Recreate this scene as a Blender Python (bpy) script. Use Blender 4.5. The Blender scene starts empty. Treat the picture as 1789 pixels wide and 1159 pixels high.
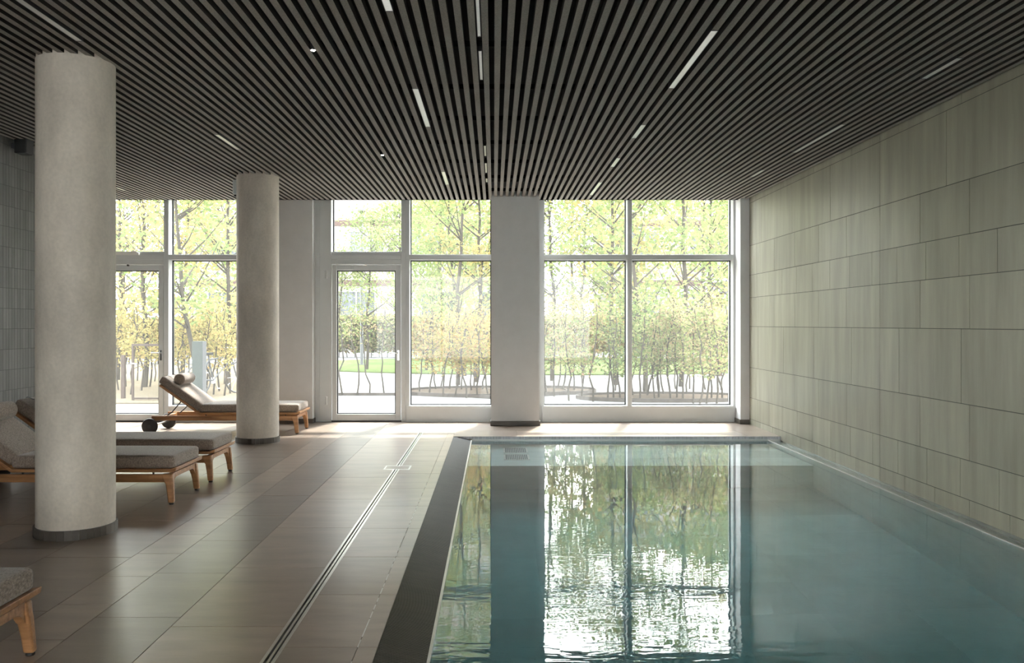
import bpy, bmesh, math, random
from mathutils import Vector, Matrix

random.seed(7)
sc = bpy.context.scene
COL = sc.collection
PI = math.pi
F = 1490.0          # focal length in px of the 1789 px wide frame
CX, CY = 863.0, 566.0
H = 1.45            # eye height


def ground_at(px, py, z=0.0):
    """point on the horizontal plane z seen at that pixel"""
    Y = F * (H - z) / (py - CY)
    return Vector(((px - CX) * Y / F, Y, z))


# ------------------------------------------------------------------ helpers
class MB:
    """collects shapes; build() links them as ONE mesh object"""

    def __init__(self):
        self.v, self.f, self.m, self.t = [], [], [], []

    def face(self, idx, mat=0, tone=0.5):
        self.f.append(idx); self.m.append(mat); self.t.append(tone)

    def add(self, verts, faces, mat=0, tone=0.5):
        b = len(self.v)
        self.v.extend(tuple(p) for p in verts)
        for f in faces:
            self.face(tuple(i + b for i in f), mat, tone)

    def box(self, x0, x1, y0, y1, z0, z1, mat=0, tone=0.5, M=None):
        vs = [Vector(p) for p in ((x0, y0, z0), (x1, y0, z0), (x1, y1, z0), (x0, y1, z0),
                                  (x0, y0, z1), (x1, y0, z1), (x1, y1, z1), (x0, y1, z1))]
        if M is not None:
            vs = [M @ p for p in vs]
        self.add(vs, [(0, 3, 2, 1), (4, 5, 6, 7), (0, 1, 5, 4), (1, 2, 6, 5), (2, 3, 7, 6), (3, 0, 4, 7)], mat, tone)

    def hexa(self, lo, hi, mat=0, tone=0.5):
        """lo, hi: four points each, counter clockwise from above"""
        self.add(list(lo) + list(hi), [(0, 3, 2, 1), (4, 5, 6, 7), (0, 1, 5, 4), (1, 2, 6, 5), (2, 3, 7, 6), (3, 0, 4, 7)], mat, tone)

    def tube(self, pts, rad, n=8, mat=0, tone=0.5, cap=True):
        pts = [Vector(p) for p in pts]
        if not isinstance(rad, (list, tuple)):
            rad = [rad] * len(pts)
        rings, ref = [], None
        for i, p in enumerate(pts):
            d = (pts[min(i + 1, len(pts) - 1)] - pts[max(i - 1, 0)])
            d = d.normalized() if d.length > 1e-9 else Vector((0, 0, 1))
            if ref is None:
                ref = Vector((1, 0, 0)) if abs(d.x) < 0.9 else Vector((0, 1, 0))
            a = (ref - d * ref.dot(d)).normalized()
            b = d.cross(a)
            ref = a
            rings.append([p + (a * math.cos(2 * PI * k / n) + b * math.sin(2 * PI * k / n)) * rad[i] for k in range(n)])
        base = len(self.v)
        for r in rings:
            self.v.extend(tuple(p) for p in r)
        for i in range(len(rings) - 1):
            for k in range(n):
                a = base + i * n + k; b = base + i * n + (k + 1) % n
                self.face((a, b, b + n, a + n), mat, tone)
        if cap:
            self.face(tuple(base + k for k in reversed(range(n))), mat, tone)
            e = base + (len(rings) - 1) * n
            self.face(tuple(e + k for k in range(n)), mat, tone)

    def lathe(self, prof, n=48, mat=0, c=(0, 0, 0), axis='z'):
        """prof: list of (radius, height)"""
        base = len(self.v)
        for r, h in prof:
            for k in range(n):
                a = 2 * PI * k / n
                if axis == 'z':
                    p = (c[0] + r * math.cos(a), c[1] + r * math.sin(a), c[2] + h)
                else:  # y
                    p = (c[0] + r * math.cos(a), c[1] + h, c[2] - r * math.sin(a))
                self.v.append(p)
        for i in range(len(prof) - 1):
            for k in range(n):
                a = base + i * n + k; b = base + i * n + (k + 1) % n
                self.face((a, b, b + n, a + n), mat)
        self.face(tuple(base + k for k in reversed(range(n))), mat)
        e = base + (len(prof) - 1) * n
        self.face(tuple(e + k for k in range(n)), mat)

    def torus(self, c, R, r, axis_m=None, n=36, k=8, mat=0):
        base = len(self.v)
        for i in range(n):
            a = 2 * PI * i / n
            for j in range(k):
                b = 2 * PI * j / k
                p = Vector(((R + r * math.cos(b)) * math.cos(a), r * math.sin(b), (R + r * math.cos(b)) * math.sin(a)))
                if axis_m is not None:
                    p = axis_m @ p
                self.v.append(tuple(p + Vector(c)))
        for i in range(n):
            for j in range(k):
                self.face((base + i * k + j, base + i * k + (j + 1) % k, base + ((i + 1) % n) * k + (j + 1) % k, base + ((i + 1) % n) * k + j), mat)

    def build(self, name, mats, parent=None, smooth=False, bevel=0.0, seg=2, angle=40):
        me = bpy.data.meshes.new(name)
        me.from_pydata(self.v, [], self.f)
        if not isinstance(mats, (list, tuple)):
            mats = [mats]
        for m in mats:
            me.materials.append(m)
        me.polygons.foreach_set('material_index', self.m)
        at = me.attributes.new('tone', 'FLOAT', 'FACE')
        at.data.foreach_set('value', self.t)
        if smooth:
            me.polygons.foreach_set('use_smooth', [True] * len(me.polygons))
            me.set_sharp_from_angle(angle=math.radians(angle))
        me.update()
        o = bpy.data.objects.new(name, me)
        COL.objects.link(o)
        if parent is not None:
            o.parent = parent
        if bevel > 0:
            b = o.modifiers.new('soft_edges', 'BEVEL')
            b.width = bevel; b.segments = seg; b.limit_method = 'ANGLE'; b.angle_limit = math.radians(35)
        return o


def tag(o, label, cat, group=None, kind=None):
    o['label'] = label; o['category'] = cat
    if group: o['group'] = group
    if kind: o['kind'] = kind
    return o


def empty(name, loc=(0, 0, 0), rz=0.0):
    o = bpy.data.objects.new(name, None)
    o.location = loc; o.rotation_euler = (0, 0, rz); o.empty_display_size = 0.2
    COL.objects.link(o)
    return o


def copy_tree(root):
    r = root.copy(); COL.objects.link(r)
    for ch in list(root.children):
        c = ch.copy(); COL.objects.link(c); c.parent = r
        for g in list(ch.children):
            d = g.copy(); COL.objects.link(d); d.parent = c
    return r


# ------------------------------------------------------------------ materials
def new_mat(name):
    m = bpy.data.materials.new(name); m.use_nodes = True
    nt = m.node_tree; nt.nodes.clear()
    return m, nt, nt.nodes, nt.links


def N(nodes, typ, **kw):
    n = nodes.new(typ)
    for k, v in kw.items():
        if k == 'ins':
            for a, b in v.items():
                n.inputs[a].default_value = b
        else:
            setattr(n, k, v)
    return n


def ramp(nodes, stops):
    r = nodes.new('ShaderNodeValToRGB')
    el = r.color_ramp.elements
    while len(el) < len(stops): el.new(0.5)
    for e, (p, c) in zip(el, stops):
        e.position = p; e.color = (*c, 1.0)
    return r


def principled(name, col, rough=0.5, metal=0.0, spec=0.5, var=0.12, scale=(6, 6, 6), nscale=1.0, detail=6.0, tone=0.0, bump=0.0,
               bump_scale=40.0, speck=0.0, speck_scale=150.0, tint=None):
    """noise-varied surface; 'tone' mixes in the per-face tone attribute (the tile's own shade)"""
    m, nt, nd, lk = new_mat(name)
    out = N(nd, 'ShaderNodeOutputMaterial'); bs = N(nd, 'ShaderNodeBsdfPrincipled')
    bs.inputs['Roughness'].default_value = rough; bs.inputs['Metallic'].default_value = metal
    bs.inputs['Specular IOR Level'].default_value = spec
    tc = N(nd, 'ShaderNodeTexCoord'); mp = N(nd, 'ShaderNodeMapping'); mp.inputs['Scale'].default_value = scale
    lk.new(tc.outputs['Object'], mp.inputs['Vector'])
    nz = N(nd, 'ShaderNodeTexNoise', ins={'Scale': nscale, 'Detail': detail, 'Roughness': 0.6})
    lk.new(mp.outputs['Vector'], nz.inputs['Vector'])
    lo = tuple(c * (1 - var) for c in col); hi = tuple(min(1, c * (1 + var)) for c in (tint or col))
    rp = ramp(nd, [(0.3, lo), (0.7, hi)])
    lk.new(nz.outputs['Fac'], rp.inputs['Fac'])
    colsock = rp.outputs['Color']
    if tone > 0:
        at = N(nd, 'ShaderNodeAttribute', attribute_name='tone')
        mr = N(nd, 'ShaderNodeMapRange', ins={'To Min': 1 - tone, 'To Max': 1 + tone})
        lk.new(at.outputs['Fac'], mr.inputs['Value'])
        mul = N(nd, 'ShaderNodeVectorMath', operation='SCALE')
        lk.new(colsock, mul.inputs[0]); lk.new(mr.outputs['Result'], mul.inputs['Scale'])
        colsock = mul.outputs['Vector']
    if speck > 0:
        n2 = N(nd, 'ShaderNodeTexNoise', ins={'Scale': speck_scale, 'Detail': 2.0})
        lk.new(tc.outputs['Object'], n2.inputs['Vector'])
        mr2 = N(nd, 'ShaderNodeMapRange', ins={'From Min': 0.3, 'From Max': 0.7, 'To Min': 1 - speck, 'To Max': 1 + speck})
        lk.new(n2.outputs['Fac'], mr2.inputs['Value'])
        mul2 = N(nd, 'ShaderNodeVectorMath', operation='SCALE')
        lk.new(colsock, mul2.inputs[0]); lk.new(mr2.outputs['Result'], mul2.inputs['Scale'])
        colsock = mul2.outputs['Vector']
    lk.new(colsock, bs.inputs['Base Color'])
    if bump > 0:
        n3 = N(nd, 'ShaderNodeTexNoise', ins={'Scale': bump_scale, 'Detail': 3.0})
        lk.new(mp.outputs['Vector'] if bump_scale < 20 else tc.outputs['Object'], n3.inputs['Vector'])
        bp = N(nd, 'ShaderNodeBump', ins={'Strength': bump, 'Distance': 0.01})
        lk.new(n3.outputs['Fac'], bp.inputs['Height']); lk.new(bp.outputs['Normal'], bs.inputs['Normal'])
    lk.new(bs.outputs['BSDF'], out.inputs['Surface'])
    return m


def leaf_mat(name, stops, trans=0.55):
    m, nt, nd, lk = new_mat(name)
    out = N(nd, 'ShaderNodeOutputMaterial')
    at = N(nd, 'ShaderNodeAttribute', attribute_name='tone')
    rp = ramp(nd, stops); lk.new(at.outputs['Fac'], rp.inputs['Fac'])
    df = N(nd, 'ShaderNodeBsdfDiffuse'); tr = N(nd, 'ShaderNodeBsdfTranslucent'); mx = N(nd, 'ShaderNodeMixShader')
    mx.inputs['Fac'].default_value = trans
    lk.new(rp.outputs['Color'], df.inputs['Color']); lk.new(rp.outputs['Color'], tr.inputs['Color'])
    lk.new(df.outputs['BSDF'], mx.inputs[1]); lk.new(tr.outputs['BSDF'], mx.inputs[2])
    lk.new(mx.outputs['Shader'], out.inputs['Surface'])
    return m


M = {}
M['floor'] = principled('floor_tile', (0.285, 0.218, 0.168), rough=0.30, spec=0.9, var=0.16, scale=(1.2, 5, 1), nscale=1.6, tone=0.45, bump=0.02, bump_scale=60)
M['grout'] = principled('floor_grout', (0.34, 0.29, 0.25), rough=0.8, var=0.1)
M['walltile'] = principled('wall_stone_tile', (0.285, 0.272, 0.205), rough=0.38, spec=0.5, var=0.2, scale=(1, 2.6, 0.3), nscale=2.2, tone=0.10, bump=0.02, bump_scale=30)
M['walljoint'] = principled('wall_joint', (0.07, 0.07, 0.06), rough=0.8)
M['lefttile'] = principled('narrow_grey_tile', (0.165, 0.162, 0.155), rough=0.5, var=0.15, scale=(1, 6, 1), nscale=2, tone=0.14, bump=0.03)
M['leftjoint'] = principled('narrow_tile_joint', (0.06, 0.06, 0.057), rough=0.8)
M['concrete'] = principled('fair_faced_concrete', (0.67, 0.60, 0.515), rough=0.62, spec=0.35, var=0.24, scale=(1.6, 1.6, 0.7), nscale=1.3, speck=0.05, speck_scale=45, bump=0.03, bump_scale=55)
M['skirt'] = principled('dark_skirting_tile', (0.11, 0.095, 0.08), rough=0.5, var=0.15, tone=0.2)
M['plaster'] = principled('white_plaster', (0.62, 0.61, 0.60), rough=0.7, var=0.03)
M['frame'] = principled('grey_white_paint', (0.57, 0.58, 0.57), rough=0.35, var=0.02)
M['black'] = principled('black_paint', (0.02, 0.02, 0.02), rough=0.5, var=0.1)
M['gasket'] = principled('black_rubber', (0.015, 0.015, 0.015), rough=0.6, var=0.05)
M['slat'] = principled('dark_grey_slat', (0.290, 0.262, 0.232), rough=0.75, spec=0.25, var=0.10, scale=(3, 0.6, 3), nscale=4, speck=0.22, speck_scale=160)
M['slatside'] = principled('shaded_slat_flank', (0.05, 0.046, 0.042), rough=0.9, spec=0.15, var=0.1)  # shade between the slats put into the flank colour
M['soffit'] = principled('black_soffit', (0.012, 0.012, 0.012), rough=0.9, var=0.05)
M['steel'] = principled('brushed_steel', (0.62, 0.61, 0.58), rough=0.28, metal=1.0, var=0.06, scale=(3, 30, 3))
M['chrome'] = principled('satin_chrome', (0.75, 0.75, 0.75), rough=0.18, metal=1.0, var=0.02)
M['teak'] = principled('oiled_teak', (0.36, 0.165, 0.062), rough=0.42, var=0.28, scale=(2.0, 22, 22), nscale=1.6, tint=(0.40, 0.20, 0.085))
M['rubber'] = principled('dark_rubber_wheel', (0.03, 0.027, 0.025), rough=0.55, var=0.1)
M['lip'] = principled('pale_overflow_lip', (0.80, 0.78, 0.74), rough=0.25, var=0.05)
M['grate'] = principled('dark_ribbed_overflow_stone', (0.030, 0.0225, 0.0185), rough=0.5, spec=0.3, var=0.2, tone=0.15)
M['pooltile'] = principled('pool_tile', (0.58, 0.63, 0.60), rough=0.5, var=0.10, scale=(2, 2, 2), tone=0.08)
M['pooljoint'] = principled('pool_joint', (0.52, 0.57, 0.55), rough=0.8)
M['nosing'] = principled('pale_grey_ribbed_nosing', (0.62, 0.60, 0.62), rough=0.45, var=0.1, tone=0.15)
M['gravel'] = principled('pale_gravel', (0.14, 0.134, 0.126), spec=0.00, rough=0.95, var=0.12, scale=(2, 2, 2), nscale=6, speck=0.12, speck_scale=40)
M['sand'] = principled('sandy_yard', (0.090, 0.073, 0.050), spec=0.00, rough=0.95, var=0.16, nscale=3, speck=0.12, speck_scale=30)
M['lawn'] = principled('lawn_green', (0.052, 0.067, 0.026), spec=0.00, rough=0.95, var=0.22, nscale=5, speck=0.15, speck_scale=25)
M['soil'] = principled('bark_mulch_soil', (0.064, 0.049, 0.036), spec=0.00, rough=0.95, var=0.3, nscale=8)
M['edging'] = principled('weathered_steel_edging', (0.053, 0.044, 0.036), spec=0.10, rough=0.7, var=0.2)
M['bark'] = principled('grey_bark', (0.038, 0.032, 0.024), spec=0.10, rough=0.9, var=0.25, scale=(10, 10, 3))
M['stem'] = principled('thin_stem_bark', (0.041, 0.034, 0.026), spec=0.10, rough=0.9, var=0.2)
M['facade'] = principled('cream_facade_panel', (0.185, 0.160, 0.146), rough=0.8, spec=0.1, var=0.04, tone=0.08)
M['facadeband'] = principled('red_brown_facade_band', (0.055, 0.034, 0.028), rough=0.7, spec=0.1, var=0.1)
M['facadeglass'] = principled('facade_window_glass', (0.045, 0.05, 0.057), rough=0.08, spec=0.35, var=0.25, nscale=0.6)
M['facadeframe'] = principled('white_facade_window_frame', (0.24, 0.24, 0.236), rough=0.6, spec=0.1, var=0.02)
M['darkmetal'] = principled('dark_grey_metal', (0.05, 0.05, 0.052), rough=0.5, var=0.1)
M['brownmetal'] = principled('brown_metal_frame', (0.045, 0.032, 0.025), spec=0.15, rough=0.6, var=0.15)
M['stonepost'] = principled('grey_concrete_post', (0.052, 0.057, 0.050), spec=0.10, rough=0.8, var=0.08)
M['leaf_green'] = leaf_mat('leaf_yellow_green', [(0.0, (0.077, 0.110, 0.036)), (0.5, (0.132, 0.160, 0.059)), (1.0, (0.215, 0.202, 0.085))])
M['leaf_yellow'] = leaf_mat('leaf_yellow', [(0.0, (0.147, 0.141, 0.055)), (0.5, (0.246, 0.206, 0.078)), (1.0, (0.283, 0.196, 0.085))])
M['leaf_orange'] = leaf_mat('leaf_orange_brown', [(0.0, (0.128, 0.134, 0.043)), (0.45, (0.215, 0.173, 0.058)), (1.0, (0.206, 0.116, 0.053))])
M['leaf_pale'] = leaf_mat('leaf_pale_green_brown', [(0.0, (0.105, 0.140, 0.045)), (0.5, (0.185, 0.180, 0.080)), (1.0, (0.200, 0.135, 0.080))])


def fabric():
    m, nt, nd, lk = new_mat('taupe_woven_fabric')
    out = N(nd, 'ShaderNodeOutputMaterial'); bs = N(nd, 'ShaderNodeBsdfPrincipled')
    bs.inputs['Roughness'].default_value = 0.9; bs.inputs['Specular IOR Level'].default_value = 0.2
    bs.inputs['Sheen Weight'].default_value = 0.25
    tc = N(nd, 'ShaderNodeTexCoord')
    mp = N(nd, 'ShaderNodeMapping'); mp.inputs['Scale'].default_value = (190, 60, 90)
    lk.new(tc.outputs['Object'], mp.inputs['Vector'])
    n1 = N(nd, 'ShaderNodeTexNoise', ins={'Scale': 1.0, 'Detail': 3.0, 'Roughness': 0.7})
    lk.new(mp.outputs['Vector'], n1.inputs['Vector'])
    rp = ramp(nd, [(0.3, (0.13, 0.100, 0.078)), (0.52, (0.27, 0.212, 0.170)), (0.75, (0.42, 0.345, 0.285))])
    lk.new(n1.outputs['Fac'], rp.inputs['Fac']); lk.new(rp.outputs['Color'], bs.inputs['Base Color'])
    bp = N(nd, 'ShaderNodeBump', ins={'Strength': 0.35, 'Distance': 0.003})
    lk.new(n1.outputs['Fac'], bp.inputs['Height']); lk.new(bp.outputs['Normal'], bs.inputs['Normal'])
    lk.new(bs.outputs['BSDF'], out.inputs['Surface'])
    return m


M['fabric'] = fabric()


def glass():
    """window pane: clear, mirror-like at glancing angles, with a slight translucent veil that imitates glare haze"""
    m, nt, nd, lk = new_mat('window_glass')
    out = N(nd, 'ShaderNodeOutputMaterial')
    tr = N(nd, 'ShaderNodeBsdfTransparent'); tr.inputs['Color'].default_value = (0.96, 0.975, 0.965, 1)
    gl = N(nd, 'ShaderNodeBsdfGlossy'); gl.inputs['Roughness'].default_value = 0.0
    veil = N(nd, 'ShaderNodeBsdfTranslucent'); veil.inputs['Color'].default_value = (0.95, 0.95, 0.93, 1)
    lw = N(nd, 'ShaderNodeLayerWeight', ins={'Blend': 0.5})
    p5 = N(nd, 'ShaderNodeMath', operation='POWER'); p5.inputs[1].default_value = 5.0
    lk.new(lw.outputs['Facing'], p5.inputs[0])
    ma = N(nd, 'ShaderNodeMath', operation='MULTIPLY_ADD'); ma.inputs[1].default_value = 0.95; ma.inputs[2].default_value = 0.024
    lk.new(p5.outputs[0], ma.inputs[0])
    m1 = N(nd, 'ShaderNodeMixShader'); m1.inputs['Fac'].default_value = GLARE_VEIL
    lk.new(tr.outputs[0], m1.inputs[1]); lk.new(veil.outputs[0], m1.inputs[2])
    m2 = N(nd, 'ShaderNodeMixShader')
    lk.new(ma.outputs[0], m2.inputs['Fac']); lk.new(m1.outputs[0], m2.inputs[1]); lk.new(gl.outputs[0], m2.inputs[2])
    lk.new(m2.outputs[0], out.inputs['Surface'])
    return m


GLARE_VEIL = 0.010  # share of translucent veil standing in for glare over the garden view
M['glass'] = glass()


def water():
    m, nt, nd, lk = new_mat('pool_water')
    out = N(nd, 'ShaderNodeOutputMaterial'); bs = N(nd, 'ShaderNodeBsdfPrincipled')
    bs.inputs['Transmission Weight'].default_value = 1.0; bs.inputs['IOR'].default_value = 1.40
    bs.inputs['Roughness'].default_value = 0.0; bs.inputs['Base Color'].default_value = (0.97, 1, 1, 1)
    tc = N(nd, 'ShaderNodeTexCoord')
    h = []
    for sca, s, d in (((0.9, 3.2, 1), 1.3, 2.0), ((4.5, 13, 1), 1.0, 2.0)):
        mp = N(nd, 'ShaderNodeMapping'); mp.inputs['Scale'].default_value = sca
        lk.new(tc.outputs['Object'], mp.inputs['Vector'])
        nz = N(nd, 'ShaderNodeTexNoise', ins={'Scale': s, 'Detail': d, 'Distortion': 0.6}); lk.new(mp.outputs['Vector'], nz.inputs['Vector'])
        h.append(nz)
    # ripples are livelier in some patches and nearer the inlet end
    nz3 = N(nd, 'ShaderNodeTexNoise', ins={'Scale': 0.55, 'Detail': 1.0}); lk.new(tc.outputs['Object'], nz3.inputs['Vector'])
    patch = N(nd, 'ShaderNodeMapRange', ins={'From Min': 0.40, 'From Max': 0.65, 'To Min': 0.25, 'To Max': 1.0}); lk.new(nz3.outputs['Fac'], patch.inputs['Value'])
    sx = N(nd, 'ShaderNodeSeparateXYZ'); lk.new(tc.outputs['Object'], sx.inputs[0])
    near = N(nd, 'ShaderNodeMapRange', ins={'From Min': 3.8, 'From Max': 6.6, 'To Min': 3.2, 'To Max': 0.5}); lk.new(sx.outputs['Y'], near.inputs['Value'])
    amp = N(nd, 'ShaderNodeMath', operation='MULTIPLY'); lk.new(patch.outputs[0], amp.inputs[0]); lk.new(near.outputs[0], amp.inputs[1])
    sm = N(nd, 'ShaderNodeMath', operation='MULTIPLY_ADD'); sm.inputs[1].default_value = 1.1
    lk.new(h[1].outputs['Fac'], sm.inputs[0]); lk.new(h[0].outputs['Fac'], sm.inputs[2])
    hh = N(nd, 'ShaderNodeMath', operation='MULTIPLY'); lk.new(sm.outputs[0], hh.inputs[0]); lk.new(amp.outputs[0], hh.inputs[1])
    bp = N(nd, 'ShaderNodeBump', ins={'Strength': 0.6, 'Distance': RIPPLE})
    lk.new(hh.outputs[0], bp.inputs['Height']); lk.new(bp.outputs['Normal'], bs.inputs['Normal'])
    lk.new(bs.outputs[0], out.inputs['Surface'])
    va = N(nd, 'ShaderNodeVolumeAbsorption'); va.inputs['Color'].default_value = (0.10, 0.70, 0.79, 1); va.inputs['Density'].default_value = 0.30
    lk.new(va.outputs[0], out.inputs['Volume'])
    return m


RIPPLE = 0.0011
M['water'] = water()


def emis(name, col, s):
    m, nt, nd, lk = new_mat(name)
    out = N(nd, 'ShaderNodeOutputMaterial'); e = N(nd, 'ShaderNodeEmission'); e.inputs[0].default_value = (*col, 1); e.inputs[1].default_value = s
    lk.new(e.outputs[0], out.inputs[0]); return m


M['bulb'] = emis('spot_bulb', (1.0, 0.93, 0.82), 40)


def reflector():
    m, nt, nd, lk = new_mat('hammered_reflector')
    out = N(nd, 'ShaderNodeOutputMaterial'); bs = N(nd, 'ShaderNodeBsdfPrincipled')
    bs.inputs['Base Color'].default_value = (0.93, 0.92, 0.88, 1); bs.inputs['Metallic'].default_value = 0.22; bs.inputs['Roughness'].default_value = 0.22
    tc = N(nd, 'ShaderNodeTexCoord'); vz = N(nd, 'ShaderNodeTexVoronoi', ins={'Scale': 55.0}); lk.new(tc.outputs['Object'], vz.inputs['Vector'])
    bp = N(nd, 'ShaderNodeBump', ins={'Strength': 0.25, 'Distance': 0.004}); lk.new(vz.outputs['Distance'], bp.inputs['Height'])
    lk.new(bp.outputs[0], bs.inputs['Normal']); lk.new(bs.outputs[0], out.inputs[0])
    return m


M['reflector'] = reflector()

# ------------------------------------------------------------------ room dimensions
XR = 3.69            # right wall face
XL = -4.75           # left wall face (near part)
XLF = -6.30          # left wall of the recess by the windows
YS = 9.75            # where the left wall steps back
YB = -5.0            # back wall
YW = 12.58           # front face of the window frames
ZC = 3.26            # underside of the slats
ZS = 3.47            # black soffit
PX0, PX1, PY0, PY1 = -0.285, 3.53, 1.2, 11.0   # water area
ZW = -0.05           # water level


def tiles(mb, axis, fixed, u0, u1, w0, w1, joints, gap=0.004, depth=0.004, spread=0.5, sign=1):
    """a row of tiles between w0..w1 across, joints along u. axis 'z': floor (u=y, w=x), 'x': wall (u=y, w=z)"""
    js = [u0] + [j for j in joints if u0 + 0.02 < j < u1 - 0.02] + [u1]
    g = gap / 2
    for a, b in zip(js[:-1], js[1:]):
        t = 0.5 + random.uniform(-spread, spread)
        if axis == 'z':
            mb.box(w0 + g, w1 - g, a + g, b - g, fixed - depth, fixed, 0, t)
        else:
            x0, x1 = (fixed, fixed + depth) if sign > 0 else (fixed - depth, fixed)
            mb.box(x0, x1, a + g, b - g, w0 + g, w1 - g, 0, t)


def steps(phase, step, lo, hi):
    k0 = math.ceil((lo - phase) / step); k1 = math.floor((hi - phase) / step)
    return [phase + k * step for k in range(k0, k1 + 1)]


# ------------------------------------------------------------------ floor
fl = MB()
YF1 = 12.62
strips = [(-1.546, -0.995, 4.08, 0.99, 0.72), (-1.968, -1.546, 4.21, 0.745, 0.16), (-2.25, -1.968, 4.4, 0.49, 0.50), (-2.79, -2.25, 4.3, 0.99, 0.16),
          (-3.24, -2.79, 4.0, 0.745, 0.25), (-3.52, -3.24, 4.2, 0.49, 0.6), (-4.06, -3.52, 4.1, 0.99, 0.4), (-4.48, -4.06, 4.1, 0.745, 0.5),
          (-4.76, -4.48, 4.1, 0.49, 0.6), (-5.30, -4.76, 4.1, 0.99, 0.45), (-5.75, -5.30, 4.1, 0.745, 0.5), (-6.30, -5.75, 4.1, 0.99, 0.5),
          (-0.945, -0.61, 3.82, 0.74, 0.55), (-0.61, -0.52, 3.82, 0.74, 0.60)]
for w0, w1, ph, st, tn in strips:
    js = [YB] + steps(ph, st, YB + 0.05, YF1 - 0.05) + [YF1]
    for a, b in zip(js[:-1], js[1:]):
        fl.box(w0 + 0.002, w1 - 0.002, a + 0.002, b - 0.002, -0.004, 0.0, 0, min(1, max(0, tn + random.uniform(-0.13, 0.13))))
# strip in which the drain lies: far of its end it is tiled
fl.box(-0.993, -0.947, 11.34, YF1, -0.004, 0.0, 0, 0.6)
# deck beyond the pool and before it
for y0, y1, ph in ((10.97, 11.57, 0.3), (11.57, YF1, 0.0)):
    js = [-0.52] + [ph + 0.99 * k for k in range(0, 5) if -0.4 < ph + 0.99 * k < 3.55] + [XR]
    for a, b in zip(js[:-1], js[1:]):
        fl.box(a + 0.002, b - 0.002, y0 + 0.002, y1 - 0.002, -0.004, 0.0, 0, 0.55 + random.uniform(-0.15, 0.15))
for y0, y1 in ((YB, -3), (-3, -1.5), (-1.5, 0), (0, PY0)):
    for a, b in ((-0.52, 0.5), (0.5, 1.5), (1.5, 2.5), (2.5, XR)):
        fl.box(a + 0.002, b - 0.002, y0 + 0.002, y1 - 0.002, -0.004, 0.0, 0, 0.55 + random.uniform(-0.15, 0.15))
# screed with the grout
for x0, x1, y0, y1 in ((XLF, -0.995, YB, 12.9), (-0.995, -0.945, YB, 3.0), (-0.995, -0.945, 11.34, 12.9), (-0.945, -0.52, YB, 12.9), (-0.52, XR, 10.985, 12.9), (-0.52, XR, YB, PY0)):
    fl.box(x0, x1, y0, y1, -0.16, -0.0025, 1)
fl.box(-0.995, -0.945, 3.0, 11.34, -0.16, -0.03, 1)
# light sealant in the joint nearest the pool
for a in range(40):
    y = 3.2 + a * 0.125
    if random.random() < 0.75 and y < 8.2:
        fl.box(-0.613, -0.607, y, y + random.uniform(0.05, 0.12), -0.003, 0.0006, 2)
o = fl.build('floor', [M['floor'], M['grout'], M['lip']])
tag(o, 'taupe stone tiled pool deck floor in strips of differing widths', 'floor', kind='structure')

# drain channel set in the floor
dr = empty('floor_drain', (-0.97, 7.17, 0))
tag(dr, 'long steel slot drain running along the deck beside the pool', 'drain')
for s in (-1, 1):
    e = MB(); e.box(s * 0.024 - 0.0075, s * 0.024 + 0.0075, -4.17, 4.17, -0.025, 0.002); e.build('edge_rail', M['steel'], dr)
e = MB(); e.box(-0.0155, 0.0155, -4.17, 4.17, -0.028, -0.018); e.build('slot_channel', M['black'], dr)
e = MB(); e.box(-0.006, 0.006, -4.17, 4.17, -0.018, -0.001); e.build('slot_cover', M['steel'], dr)
e = MB()
e.box(-0.13, 0.13, 1.30, 1.325, -0.002, 0.003); e.box(-0.13, 0.13, 1.505, 1.53, -0.002, 0.003)
e.box(-0.13, -0.115, 1.325, 1.505, -0.002, 0.003); e.box(0.115, 0.13, 1.325, 1.505, -0.002, 0.003)
e.build('access_frame', M['steel'], dr)
e = MB(); e.box(-0.115, 0.115, 1.325, 1.505, -0.003, 0.0025); e.build('access_cover', M['floor'], dr)

# ------------------------------------------------------------------ walls
w = MB()
courses = [(-0.45, 0.08, 8.18, 0.52), (0.08, 0.385, 7.79, 0.52), (0.385, 0.82, 8.157, 0.77), (0.82, 1.41, 7.77, 1.035), (1.41, 1.826, 8.157, 0.77),
           (1.826, 2.15, 7.81, 0.52), (2.15, 2.575, 8.157, 0.77), (2.575, 3.19, 8.157, 1.2), (3.19, 3.60, 7.77, 1.035)]
for z0, z1, ph, st in courses:
    js = steps(ph, st, YB, 12.7)
    js = sorted([j for j in js if abs(j - 8.157) > 0.03] + [8.157])
    tiles(w, 'x', XR, YB, 12.75, z0, z1, js, gap=0.006, depth=0.01, spread=0.5)
w.box(XR + 0.003, XR + 0.25, YB, 12.95, -2.2, 3.7, 1)
tag(w.build('wall_right', [M['walltile'], M['walljoint']]), 'long olive grey stone tiled wall beside the pool', 'wall', kind='structure')

w = MB()
z = -0.0
while z < 3.55:
    tiles(w, 'x', XL, 4.0, YS, z, min(z + 0.2, 3.6), steps(0.0, 0.05, 4.0, YS), gap=0.004, depth=0.006, spread=0.5, sign=-1)
    z += 0.2
LW0, LW1 = -3.6, 0.0
w.box(XL - 0.25, XL - 0.004, LW1, YS, -0.16, 3.7, 1); w.box(XL - 0.25, XL - 0.004, YB, LW0, -0.16, 3.7, 1)
w.box(XL - 0.25, XL - 0.004, LW0, LW1, -0.16, 0.1, 1); w.box(XL - 0.25, XL - 0.004, LW0, LW1, 3.1, 3.7, 1)
w.box(XLF, XL - 0.0, YS - 0.25, YS - 0.002, -0.16, 3.7, 1)
tag(w.build('wall_left', [M['lefttile'], M['leftjoint']]), 'dim grey wall of narrow upright tiles behind the loungers', 'wall', kind='structure')
w = MB(); w.box(XLF - 0.25, XLF, YS - 0.25, 12.95, -0.16, 3.7)
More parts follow.
